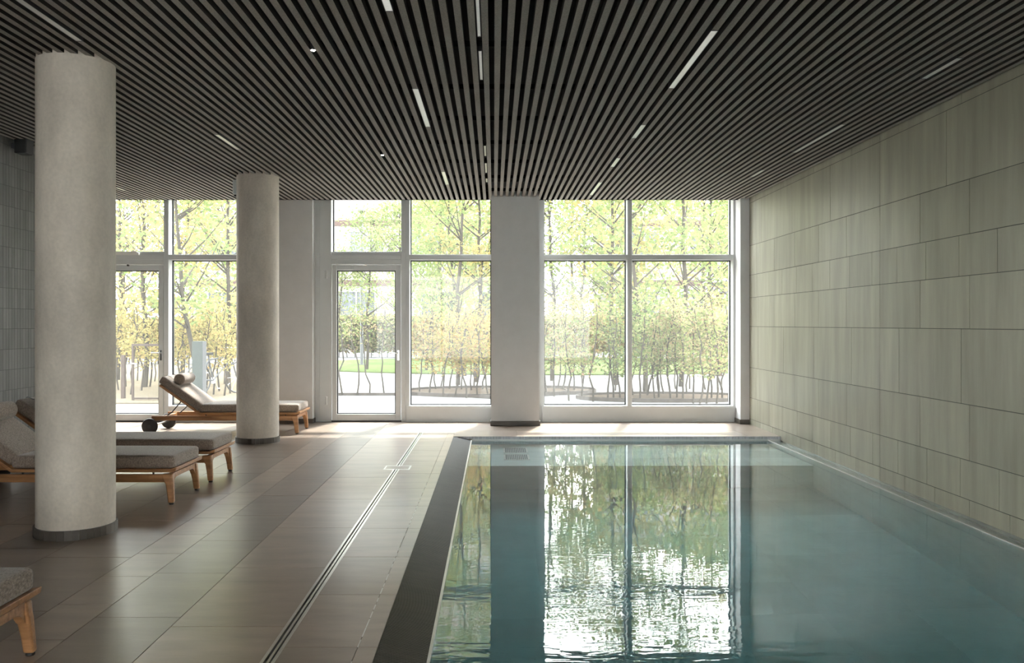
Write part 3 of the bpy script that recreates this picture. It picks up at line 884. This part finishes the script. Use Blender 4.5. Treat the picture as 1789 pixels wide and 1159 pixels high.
    for s in (-1, 1):
        q = MB()
        pts = [bc + nn * 0.0 + u * 0.074 + vy * (s * 0.12), hinge + u * 0.62 + nn * 0.133 + vy * (s * 0.12), hinge + u * 0.685 + nn * 0.118 + vy * (s * 0.12), hinge + u * 0.698 + nn * 0.06 + vy * (s * 0.12), hinge + u * 0.66 - nn * 0.016 + vy * (s * 0.12)]
        for a, b in zip(pts[:-1], pts[1:]):
            hw = vy * 0.012; th = nn * 0.002
            q.hexa([a - hw, a + hw, b + hw, b - hw], [a - hw + th, a + hw + th, b + hw + th, b - hw + th])
        q.build('strap', M['black'], bol)
    return r


spots = [((-2.545, 7.14), 'taupe cushioned teak lounger directly behind the nearer column, second from the front'),
         ((-1.985, 3.44), 'teak lounger of which only the cushioned foot end shows, nearest the viewer'),
         ((-2.55, 8.10), 'taupe cushioned teak lounger third from the front, between the two columns'),
         ((-2.545, 11.50), 'teak lounger by the windows showing raised backrest, bolster and black wheels')]
proto = make_lounger()
for i, ((x, y), lab) in enumerate(spots):
    o = proto if i == 0 else copy_tree(proto)
    o.location = (x, y, 0)
    tag(o, lab, 'sun lounger', 'sun loungers on the deck')

# ------------------------------------------------------------------ small devices
r = empty('wall_speaker', (XL, 8.42, 3.20)); tag(r, 'small black speaker box under the ceiling on the narrow tiled wall', 'speaker')
q = MB(); q.box(0.0, 0.05, -0.03, 0.03, -0.02, 0.03); q.build('bracket', M['darkmetal'], r)
q = MB(); q.box(0.05, 0.16, -0.07, 0.07, -0.075, 0.075); q.build('cabinet', M['black'], r, bevel=0.008)
q = MB(); q.box(0.16, 0.172, -0.066, 0.066, -0.071, 0.071); q.build('front_rim', M['darkmetal'], r, bevel=0.004)
r = empty('wall_device', (-2.91 - 0.2535, 10.51, 3.13)); tag(r, 'small grey box fixed high on the farther round column', 'device')
q = MB(); q.box(-0.045, 0.004, -0.045, 0.045, -0.09, 0.09); q.build('case', M['frame'], r, bevel=0.01)
q = MB(); q.lathe([(0.02, 0.0), (0.024, -0.012), (0.012, -0.026)], n=16, c=(-0.022, 0, -0.088)); q.build('sensor', M['darkmetal'], r, smooth=True)

# ------------------------------------------------------------------ garden
g = MB(); g.box(-60, 60, 12.95, 90, -0.30, -0.02); g.box(-60, 60, -60, YB - .25, -0.30, -0.02); g.box(-60, XLF - .25, YB - .25, 12.95, -0.30, -0.02); g.box(XLF - .25, XL - .25, YB - .25, YS - .25, -0.30, -0.02)
tag(g.build('ground', M['gravel']), 'pale gravel paths of the garden outside', 'ground', kind='structure')


def patch(name, pts, z0, z1, mat, label, cat, kind='structure'):
    q = MB(); n = len(pts)
    q.v = [(x, y, z0) for x, y in pts] + [(x, y, z1) for x, y in pts]
    q.face(tuple(reversed(range(n)))); q.face(tuple(range(n, 2 * n)))
    for k in range(n):
        q.face((k, (k + 1) % n, n + (k + 1) % n, n + k))
    return tag(q.build(name, mat), label, cat, kind=kind)


def oval(cx, cy, rx, ry, n=40, rot=0.0):
    return [(cx + rx * math.cos(2 * PI * k / n) * math.cos(rot) - ry * math.sin(2 * PI * k / n) * math.sin(rot),
             cy + rx * math.cos(2 * PI * k / n) * math.sin(rot) + ry * math.sin(2 * PI * k / n) * math.cos(rot)) for k in range(n)]


patch('lawn', oval(2.0, 30.5, 9.5, 6.2, 48), -0.02, 0.012, M['lawn'], 'bright green lawn beyond the gravel path', 'lawn')
patch('ground_yard', [(-22, 15.6), (-4.9, 15.6), (-4.2, 18), (-5.4, 24), (-8, 30), (-22, 30)], -0.02, 0.004, M['sand'], 'sandy yard behind the recess door', 'ground')

random.seed(21)


def leaf(mb, p, s, tone):
    d = Vector((random.gauss(0, 1), random.gauss(0, 1), random.gauss(0, .7)))
    if d.length < 1e-3: d = Vector((1, 0, 0))
    d.normalize()
    nrm = Vector((random.gauss(0, .8), random.gauss(0, .8), random.gauss(0.4, .8)))
    w_ = d.cross(nrm)
    if w_.length < 1e-3: return
    w_.normalize(); up = w_.cross(d) * (s * 0.10)
    b = len(mb.v)
    mb.v += [tuple(p), tuple(p + d * s * .45 + w_ * s * .30 + up), tuple(p + d * s), tuple(p + d * s * .45 - w_ * s * .30 + up)]
    mb.face((b, b + 1, b + 2), 0, tone); mb.face((b, b + 2, b + 3), 0, tone)


def tree_mesh(seed, height, base, radius, nleaf, leafsize, trunk_r, lean=0.0, clusters=70):
    random.seed(seed)
    t = MB(); f = MB()
    pts, rr = [], []
    x = y = 0.0
    for i in range(9):
        k = i / 8
        pts.append(Vector((x, y, height * .93 * k))); rr.append(trunk_r * (1 - .82 * k) + .006)
        x += random.gauss(0, .05) + lean * height / 8; y += random.gauss(0, .05)
    t.tube(pts, rr, n=8)
    def trunk_at(z):
        k = max(0, min(7.999, z / (height * .93) * 8)); i = int(k)
        return pts[i].lerp(pts[i + 1], k - i)
    cl = []
    for c in range(clusters):
        z = base + (height - base) * random.random() ** 0.9
        k = (z - base) / (height - base)
        prof = math.sin(PI * min(1, .18 + .80 * k)) ** .7
        a = random.random() * 2 * PI; rad = radius * prof * math.sqrt(random.uniform(.05, 1))
        b0 = trunk_at(max(base * .75, z - rad * .9)); tip = trunk_at(z) + Vector((math.cos(a) * rad, math.sin(a) * rad, 0))
        if c % 3 == 0:
            mid = b0.lerp(tip, .55) + Vector((0, 0, -.06))
            t.tube([b0, mid, tip], [.016 + trunk_r * .12, .012, .004], n=5)
        cl.append((tip, random.random()))
    per = nleaf // clusters
    for tip, tn in cl:
        for _ in range(per):
            p = tip + Vector((random.gauss(0, .24), random.gauss(0, .24), random.gauss(0, .16)))
            leaf(f, p, leafsize * random.uniform(.7, 1.25), min(1, max(0, .55 * tn + .45 * random.random())))
    return t, f


def make_tree(name, seed, *a, leafmat='leaf_green', **k):
    t, f = tree_mesh(seed, *a, **k)
    r = empty(name)
    t.build('trunk', M['bark'], r, smooth=True)
    f.build('foliage', M[leafmat], r)
    return r


used_proto = set()


def place(proto, loc, rz=None, s=1.0):
    if proto.name in used_proto:
        o = copy_tree(proto)
    else:
        used_proto.add(proto.name); o = proto
    o.location = loc; o.rotation_euler = (0, 0, random.uniform(0, 6.28) if rz is None else rz); o.scale = (s, s, s)
    return o


TA = make_tree('garden_tree', 3, 6.6, 1.9, 1.5, 2800, .12, .055)
TB = make_tree('garden_tree', 5, 6.0, 1.7, 1.35, 2200, .12, .05, lean=.05)
TY = make_tree('garden_tree', 9, 6.2, 1.5, 1.5, 2700, .12, .06, leafmat='leaf_yellow')
TD = make_tree('garden_tree', 13, 9.5, 2.2, 2.2, 2400, .20, .09, clusters=100)

random.seed(5)
def X_at(px, Y): return (px - CX) * Y / F
main_trees = [
    (TY, 253, 19.5, 1.0, 'yellow leaved tree with the thickest trunk, behind the recess door'),
    (TB, 345, 17.0, 1.0, 'slender forked tree rising behind the grey concrete post'),
    (TY, 205, 22.0, 1.05, 'yellow tree half hidden by the nearer column'),
    (TA, 318, 22.5, 1.0, 'green yellow tree farther back, beside the recess door frame'),
    (TY, 395, 20.5, 1.0, 'yellow tree next to the farther column'),
    (TA, 641, 27.0, .80, 'slim green tree standing right beside the dark lamp post'),
    (TB, 585, 27.0, .66, 'small tree at the hinge side of the middle door'),
    (TA, 705, 25.0, .80, 'tree behind the frame between door and fixed window'),
    (TA, 800, 20.5, 1.0, 'fullest green tree in the fixed window beside the middle pier'),
    (TB, 812, 24.0, 1.0, 'thin trunked tree just behind the fullest green tree'),
    (TY, 832, 21.5, .95, 'yellowish tree close to the left edge of the middle pier'),
    (TB, 745, 26.5, 1.0, 'pale tree at the left side of the fixed window'),
    (TA, 965, 22.0, 1.0, 'tree at the far left of the right bay, by the pier'),
    (TY, 1075, 20.5, 1.0, 'yellow tree left of the right bay mullion'),
    (TB, 1128, 18.5, 1.05, 'leaning slender tree just right of the right bay mullion'),
    (TA, 1190, 20.0, 1.05, 'dense green tree in the middle of the rightmost pane'),
    (TA, 1020, 25.0, 1.0, 'tree farther back in the left pane of the right bay'),
    (TY, 1245, 23.0, 1.0, 'yellow green tree behind the garden lantern'),
    (TB, 1290, 21.0, 1.0, 'tree at the right jamb of the right bay'),
]
for pr, px, Y, s, lab in main_trees:
    tag(place(pr, (X_at(px, Y), Y, -0.02), s=s), lab, 'tree', 'slender garden trees')
far_px = [(120, 36), (215, 34), (300, 37), (400, 35), (770, 36), (870, 39), (1000, 38), (1110, 36), (1230, 37), (1320, 38)]
for px, Y in far_px:
    tag(place(TD, (X_at(px, Y), Y, -0.02), s=random.uniform(.85, 1.05)), 'tall background tree in front of the pale facade', 'tree', 'tall background trees')

# saplings of the beech hedge
def make_sapling(seed, leafmat, height=1.75, low=.45, nl=330, sp=.20):
    random.seed(seed)
    s = MB(); f = MB(); pts = []; x = y = 0
    n = 9
    for i in range(n):
        pts.append(Vector((x, y, height * i / (n - 1)))); x += random.gauss(0, .035); y += random.gauss(0, .035)
    s.tube(pts, [.019 * (1 - .65 * i / (n - 1)) for i in range(n)], n=6)
    tips = []
    for b in range(11):
        k = random.uniform(low / height, .97) * (n - 1); i = min(n - 2, int(k)); p0 = pts[i].lerp(pts[i + 1], k - i)
        d = Vector((random.gauss(0, 1), random.gauss(0, 1), .9)).normalized() * random.uniform(.15, .42)
        s.tube([p0, p0 + d * .6 + Vector((0, 0, -.02)), p0 + d], [.007, .005, .003], n=4); tips.append((p0, p0 + d))
    for _ in range(nl):
        a, b = random.choice(tips); p = a.lerp(b, random.uniform(.3, 1.1)) + Vector((random.gauss(0, sp * .4), random.gauss(0, sp * .4), random.gauss(0, sp * .4)))
        leaf(f, p, random.uniform(.05, .085), random.random())
    r = empty('hedge_sapling'); s.build('stem', M['stem'], r, smooth=True); f.build('leaves', M[leafmat], r)
    return r


SO = [make_sapling(31 + i, 'leaf_orange') for i in range(3)]
SP = [make_sapling(41 + i, 'leaf_pale') for i in range(3)]
SG = [make_sapling(51 + i, 'leaf_green', nl=260) for i in range(2)]
SY = [make_sapling(61 + i, 'leaf_yellow', low=.5, nl=300) for i in range(2)]
SB = [make_sapling(71 + i, 'leaf_pale', low=1.1, nl=70) for i in range(2)]
random.seed(77)
beds = [
    (SB, [(598, 690), (624, 690), (646, 689), (671, 689)], 'thin bare stemmed sapling behind the middle glazed door', 'saplings behind the middle door'),
    (SO, [(733, 686), (750, 689), (762, 681), (774, 694), (785, 682), (795, 693), (806, 684), (815, 696), (824, 686), (834, 694), (843, 685), (853, 693), (865, 688), (880, 690), (770, 677), (800, 676), (828, 677), (850, 676)],
     'orange leaved sapling of the hedge in the fixed window bed', 'saplings in the fixed window bed'),
    (SP, [(955, 690), (968, 693), (982, 684), (994, 701), (1003, 684), (1016, 697), (1036, 702), (948, 678), (975, 676), (1018, 677)], 'sparse leaved sapling in the left pane of the right bay', 'saplings in the left pane of the right bay'),
    (SG, [(1062, 697), (1072, 698), (1083, 699), (1094, 695), (1106, 694), (1118, 700), (1130, 695), (1075, 683), (1100, 682), (1124, 682)], 'green leaved sapling around the right bay mullion', 'saplings around the right bay mullion'),
    (SP, [(1144, 699), (1151, 698), (1160, 690), (1172, 699), (1183, 698), (1193, 700), (1200, 690), (1211, 706), (1222, 709), (1234, 707), (1243, 698), (1252, 707), (1262, 700), (1273, 702), (1150, 682), (1180, 680), (1205, 680), (1232, 681), (1260, 682)],
     'pale brownish sapling in the rightmost pane hedge', 'saplings in the rightmost pane hedge'),
    (SY, [(207, 682), (220, 676), (228, 690), (247, 683), (262, 676), (283, 688), (300, 684), (312, 690), (325, 684), (360, 688), (373, 690), (383, 684), (392, 692), (402, 688), (216, 668), (240, 666), (270, 667), (330, 668), (368, 668), (395, 667)],
     'yellow leaved sapling along the sandy yard', 'saplings along the sandy yard'),
]
for protos, spots_, lab, grp in beds:
    for i, (px, py) in enumerate(spots_):
        q = ground_at(px, py)
        tag(place(protos[i % len(protos)], (q.x, q.y, 0.0), s=random.uniform(.92, 1.08)), lab, 'sapling', grp)


def bed(pxs, label, soil_rx, soil_ry, cx, cy, rot=0.0):
    r = empty('planting_bed', (0, 0, 0)); tag(r, label, 'planting bed')
    o1 = oval(cx, cy, soil_rx, soil_ry, 48, rot); o2 = oval(cx, cy, soil_rx - .03, soil_ry - .03, 48, rot)
    q = MB(); n = 48
    q.v = [(x, y, z) for z in (-.05, .055) for x, y in o1] + [(x, y, z) for z in (-.05, .055) for x, y in o2]
    for k in range(n):
        l = (k + 1) % n
        q.face((k, l, n + l, n + k)); q.face((2 * n + l, 2 * n + k, 3 * n + k, 3 * n + l)); q.face((n + k, n + l, 3 * n + l, 3 * n + k))
    q.build('steel_edging', M['edging'], r)
    q = MB(); o3 = oval(cx, cy, soil_rx - .031, soil_ry - .031, 48, rot)
    q.v = [(x, y, .01) for x, y in o3] + [(cx, cy, .06)]
    for k in range(n): q.face((k, (k + 1) % n, n))
    q.build('soil', M['gravel'] if 'gravel' in label else M['soil'], r)


q1 = ground_at(835, 686); bed(None, 'oval mulched bed with steel edging in the fixed window', 1.75, 1.15, q1.x + .15, q1.y + .1)
q1 = ground_at(960, 688); bed(None, 'mulched bed with curved edging left in the right bay', 1.15, .9, q1.x - .1, q1.y + .7)
q1 = ground_at(1150, 696); bed(None, 'wide mulched bed with edging right in the right bay', 1.75, .85, q1.x + .15, q1.y + .1)
# long curved steel edging before the door
r = MB(); prev = None
for k in range(40):
    px = 560 + k * 8.2; py = 690 - (4 if px < 600 else 0) * 0 + (max(0, px - 700) / 160.0) ** 2 * 6
    a = ground_at(px, py)
    if prev is not None:
        r.hexa([Vector((prev.x, prev.y, -.03)), Vector((a.x, a.y, -.03)), Vector((a.x, a.y + .02, -.03)), Vector((prev.x, prev.y + .02, -.03))],
               [Vector((prev.x, prev.y, .04)), Vector((a.x, a.y, .04)), Vector((a.x, a.y + .02, .04)), Vector((prev.x, prev.y + .02, .04))])
    prev = a
tag(r.build('lawn_edging', M['edging']), 'long low steel edging curving past the middle door', 'edging')

# distant clipped hedges beyond the lawn
def far_hedge(px0, px1, Y, h, mat, label, n):
    x0, x1 = X_at(px0, Y), X_at(px1, Y)
    r = empty('hedge', ((x0 + x1) / 2, Y, 0)); tag(r, label, 'hedge'); L = (x1 - x0) / 2
    f = MB(); s = MB()
    for _ in range(n):
        leaf(f, Vector((random.uniform(-L, L), random.uniform(-.35, .35), .25 + (h - .25) * random.random() ** .8 + random.gauss(0, .05))), random.uniform(.12, .2), random.random())
    f.build('foliage', M[mat], r)
    x = -L + .1; 
    while x < L:
        s.tube([(x, 0, 0), (x + random.gauss(0, .05), 0, h * .5), (x + random.gauss(0, .08), 0, h * .9)], [.02, .015, .006], n=5); x += .35
    o = s.build('stems', M['stem'], r); o['kind'] = 'stuff'


far_hedge(560, 720, 37.0, 1.75, 'leaf_pale', 'pale clipped hedge beyond the lawn, behind the middle door', 9000)
far_hedge(722, 860, 34.0, 1.7, 'leaf_orange', 'autumn hedge beyond the lawn, behind the fixed window bed', 8000)
far_hedge(945, 1100, 35.0, 1.7, 'leaf_orange', 'brownish hedge beyond the lawn in the left pane of the right bay', 8000)
far_hedge(1102, 1300, 33.0, 1.6, 'leaf_pale', 'pale hedge beyond the lawn in the rightmost pane', 9000)
far_hedge(120, 430, 31.0, 1.6, 'leaf_yellow', 'yellow hedge at the back of the sandy yard', 13000)

# lamp post, lantern, gate, posts, bicycle
Y = 30.0
r = empty('lamp_post', (X_at(632, Y), Y, -.02)); tag(r, 'dark grey straight lamp post behind the middle glazed door', 'lamp post')
q = MB(); q.tube([(0, 0, 0), (0, 0, 5.4)], .058, n=14); q.build('pole', M['darkmetal'], r, smooth=True)
q = MB(); q.box(-.12, .12, -.12, .12, 0, .05); q.build('base_plate', M['darkmetal'], r)
q = MB(); q.lathe([(.06, 0), (.16, .08), (.16, .14), (.05, .2)], n=20, c=(0, 0, 5.35)); q.build('lamp_head', M['darkmetal'], r, smooth=True)
Y = 24.0
r = empty('garden_lantern', (X_at(1255, Y), Y, -.02)); tag(r, 'brown garden lantern post with flat roofed box in the rightmost pane', 'lantern')
q = MB(); q.box(-.09, .09, -.09, .09, 0, 2.35); q.build('post', M['brownmetal'], r)
q = MB()
for sx in (-1, 1):
    for sy in (-1, 1): q.box(sx * .22 - .02, sx * .22 + .02, sy * .22 - .02, sy * .22 + .02, 2.35, 2.62)
q.box(-.24, .24, -.24, .24, 2.33, 2.37); q.build('lantern_box', M['darkmetal'], r)
q = MB(); q.hexa([Vector((-.38, -.38, 2.62)), Vector((.38, -.38, 2.62)), Vector((.38, .38, 2.62)), Vector((-.38, .38, 2.62))], [Vector((-.12, -.12, 2.76)), Vector((.12, -.12, 2.76)), Vector((.12, .12, 2.76)), Vector((-.12, .12, 2.76))])
q.build('lantern_roof', M['darkmetal'], r)

q0 = ground_at(256, 700)
r = empty('garden_gate', (q0.x, q0.y, 0)); tag(r, 'thin brown metal gate frame standing in the yard behind the recess door', 'gate')
hw, hh = .275, 1.07
q = MB(); q.box(-hw, -hw + .035, -.02, .02, 0, hh); q.box(hw - .035, hw, -.02, .02, 0, hh); q.box(-hw + .035, hw - .035, -.02, .02, hh - .04, hh); q.box(-hw + .035, hw - .035, -.02, .02, .02, .055)
q.build('frame', M['brownmetal'], r)
q = MB(); q.tube([(-hw + .02, -.02, .70), (-hw + .02, -.07, .70), (-hw + .12, -.07, .70)], .01, n=8); q.build('handle', M['steel'], r)
q0 = ground_at(214, 697)
r = MB(); r.box(q0.x - .035, q0.x + .035, q0.y, q0.y + .07, -.02, .84)
tag(r.build('timber_post', M['brownmetal'], bevel=.006), 'short dark post beside the yard gate, next to the nearer column', 'post')
q0 = ground_at(344.5, 703)
r = empty('concrete_post', (q0.x, q0.y, 0)); tag(r, 'upright grey concrete post seen above the bolster of the window lounger', 'post')
q = MB(); q.box(-.098, .098, 0, .2, -.02, 1.125); q.build('shaft', M['stonepost'], r, bevel=.004)
q = MB(); q.box(.098, .106, 0.002, .198, -.02, 1.12); q.build('metal_edge', M['darkmetal'], r)

q0 = ground_at(381, 690)
r = empty('bicycle', (q0.x, q0.y, 0), math.radians(62)); tag(r, 'bicycle parked in the yard next to the farther column', 'bicycle')
for xx in (-.52, .52):
    q = MB(); q.torus((xx, 0, .33), .315, .016)
    wh = q.build('wheel', M['rubber'], r, smooth=True)
    q = MB()
    for k in range(12):
        a = PI * k / 6; q.tube([(xx, 0, .33), (xx + .31 * math.cos(a), 0, .33 + .31 * math.sin(a))], .002, n=4)
    q.build('spokes', M['steel'], wh)
q = MB()
for a, b in (((-.52, 0, .33), (-.14, 0, .30)), ((-.14, 0, .30), (-.26, 0, .80)), ((-.52, 0, .33), (-.24, 0, .72)), ((-.14, 0, .30), (.36, 0, .72)), ((-.24, 0, .72), (.34, 0, .78)), ((.33, 0, .85), (.52, 0, .33))):
    q.tube([a, b], .016, n=8)
q.build('bike_frame', M['darkmetal'], r, smooth=True)
q = MB(); q.tube([(.33, 0, .84), (.31, 0, .95)], .013, n=8); q.tube([(.24, -.27, .97), (.31, -.2, .96), (.33, 0, .95), (.31, .2, .96), (.24, .27, .97)], .012, n=8); q.build('handlebar', M['steel'], r, smooth=True)
q = MB(); q.hexa([Vector((-.40, -.07, .82)), Vector((-.14, -.02, .82)), Vector((-.14, .02, .82)), Vector((-.40, .07, .82))], [Vector((-.40, -.08, .87)), Vector((-.13, -.025, .87)), Vector((-.13, .025, .87)), Vector((-.40, .08, .87))]); q.build('saddle', M['black'], r, bevel=.015)
q = MB(); q.lathe([(.07, -.01), (.07, .01)], n=20, c=(-.14, 0, .30), axis='y'); q.tube([(-.14, -.05, .30), (-.07, -.05, .14), (-.07, -.12, .14)], .01, n=6); q.tube([(-.14, .05, .30), (-.21, .05, .46), (-.21, .12, .46)], .01, n=6); q.build('crankset', M['steel'], r)

# building across the garden
YFAC = 47.0
def building(name, x0, x1, hgt, label, seed, bay=3.6):
    random.seed(seed)
    r = empty(name, ((x0 + x1) / 2, YFAC, 0)); tag(r, label, 'building')
    q = MB(); W = (x1 - x0) / 2
    nb = max(1, round((x1 - x0) / bay)); bw = (x1 - x0) / nb
    storeys = int(hgt // 3.3)
    q.box(-W, W, .1, 9, -.1, hgt, 0, .5)
    wins = []
    for sidx in range(storeys):
        z0 = .25 + sidx * 3.3 + (0.0 if sidx else 0.0)
        for b_ in range(nb):
            xa = -W + b_ * bw
            ww = bw * random.choice([.5, .56]); xo = xa + random.choice([.12, .3]) * bw
            zs, zt = z0 + (1.5 if sidx else .2), z0 + 3.05
            # panels around the opening
            q.box(xa + .01, xo, 0, .1, z0 + .3, z0 + 3.3, 0, random.random()); q.box(xo + ww, xa + bw - .01, 0, .1, z0 + .3, z0 + 3.3, 0, random.random())
            q.box(xo, xo + ww, 0, .1, z0 + .3, max(z0 + .31, zs), 0, random.random()); q.box(xo, xo + ww, 0, .1, zt, z0 + 3.3, 0, random.random())
            wins.append((xo, xo + ww, zs, zt))
        q.box(-W, W, -.05, .1, z0, z0 + .3, 1, .5)
    q.build('facade_wall', [M['facade'], M['facadeband']], r)
    for (a, b_, zs, zt) in wins:
        f = MB(); t = .09
        f.box(a, a + t, -.02, .08, zs, zt); f.box(b_ - t, b_, -.02, .08, zs, zt); f.box(a + t, b_ - t, -.02, .08, zs, zs + t); f.box(a + t, b_ - t, -.02, .08, zt - t, zt)
        mx = a + (b_ - a) * random.choice([.42, .5]); f.box(mx - .04, mx + .04, -.02, .08, zs + t, zt - t)
        fo = f.build('window', M['facadeframe'], r)
        g_ = MB(); g_.box(a + t, mx - .04, .03, .05, zs + t, zt - t); g_.box(mx + .04, b_ - t, .03, .05, zs + t, zt - t); g_.build('pane', M['facadeglass'], fo)
    q = MB(); q.box(-W - .2, W + .2, -.25, 9.2, hgt, hgt + .35); q.build('roof_edge', M['facadeframe'], r)


building('apartment_building', -17.0, 2.6, 17.0, 'cream panelled apartment building across the garden, seen above the middle door', 4)
building('apartment_building', 6.5, 13.0, 10.5, 'lower pale building behind the trees of the right bay', 8)

# ------------------------------------------------------------------ light
wd = bpy.data.worlds.new('overcast_sky'); sc.world = wd; wd.use_nodes = True
nt = wd.node_tree; nt.nodes.clear()
out = nt.nodes.new('ShaderNodeOutputWorld'); bg = nt.nodes.new('ShaderNodeBackground')
tc = nt.nodes.new('ShaderNodeTexCoord'); sp = nt.nodes.new('ShaderNodeSeparateXYZ')
rp = ramp(nt.nodes, [(0.0, (1.0, 0.985, 0.96)), (0.30, (0.97, 0.985, 1.0)), (1.0, (0.72, 0.84, 1.0))])
nt.links.new(tc.outputs['Generated'], sp.inputs[0]); nt.links.new(sp.outputs['Z'], rp.inputs['Fac'])
nt.links.new(rp.outputs['Color'], bg.inputs['Color']); bg.inputs['Strength'].default_value = 13.0
nt.links.new(bg.outputs[0], out.inputs[0])
sd = bpy.data.lights.new('hazy_sun', 'SUN'); sd.energy = 11.0; sd.angle = math.radians(4); sd.color = (1, .97, .92)
so = bpy.data.objects.new('hazy_sun', sd); COL.objects.link(so)
az, el = math.radians(15.6), math.radians(58)
d = Vector((math.sin(az) * math.cos(el), math.cos(az) * math.cos(el), math.sin(el)))  # towards the sun
so.rotation_euler = d.to_track_quat('Z', 'Y').to_euler(); so.location = (8, 30, 25)

# ------------------------------------------------------------------ camera
cd = bpy.data.cameras.new('camera'); cam = bpy.data.objects.new('camera', cd); COL.objects.link(cam)
cam.location = (0, 0, H); cam.rotation_euler = (PI / 2, 0, 0)
cd.sensor_width = 36; cd.lens = F / 1789 * 36
cd.shift_x = (894.5 - CX) / 1789; cd.shift_y = (CY - 579.5) / 1789
cd.clip_end = 300
sc.camera = cam

vs = sc.view_settings
sc.display_settings.display_device = 'sRGB'
vs.view_transform = 'Standard'; vs.look = 'None'; vs.gamma = 1.0; vs.use_curve_mapping = False
vs.exposure = 0.68
cy = sc.cycles
cy.max_bounces = 12; cy.diffuse_bounces = 6; cy.glossy_bounces = 6; cy.transmission_bounces = 8; cy.transparent_max_bounces = 24
cy.sample_clamp_indirect = 12; cy.use_denoising = True
cy.caustics_refractive = True; cy.caustics_reflective = True
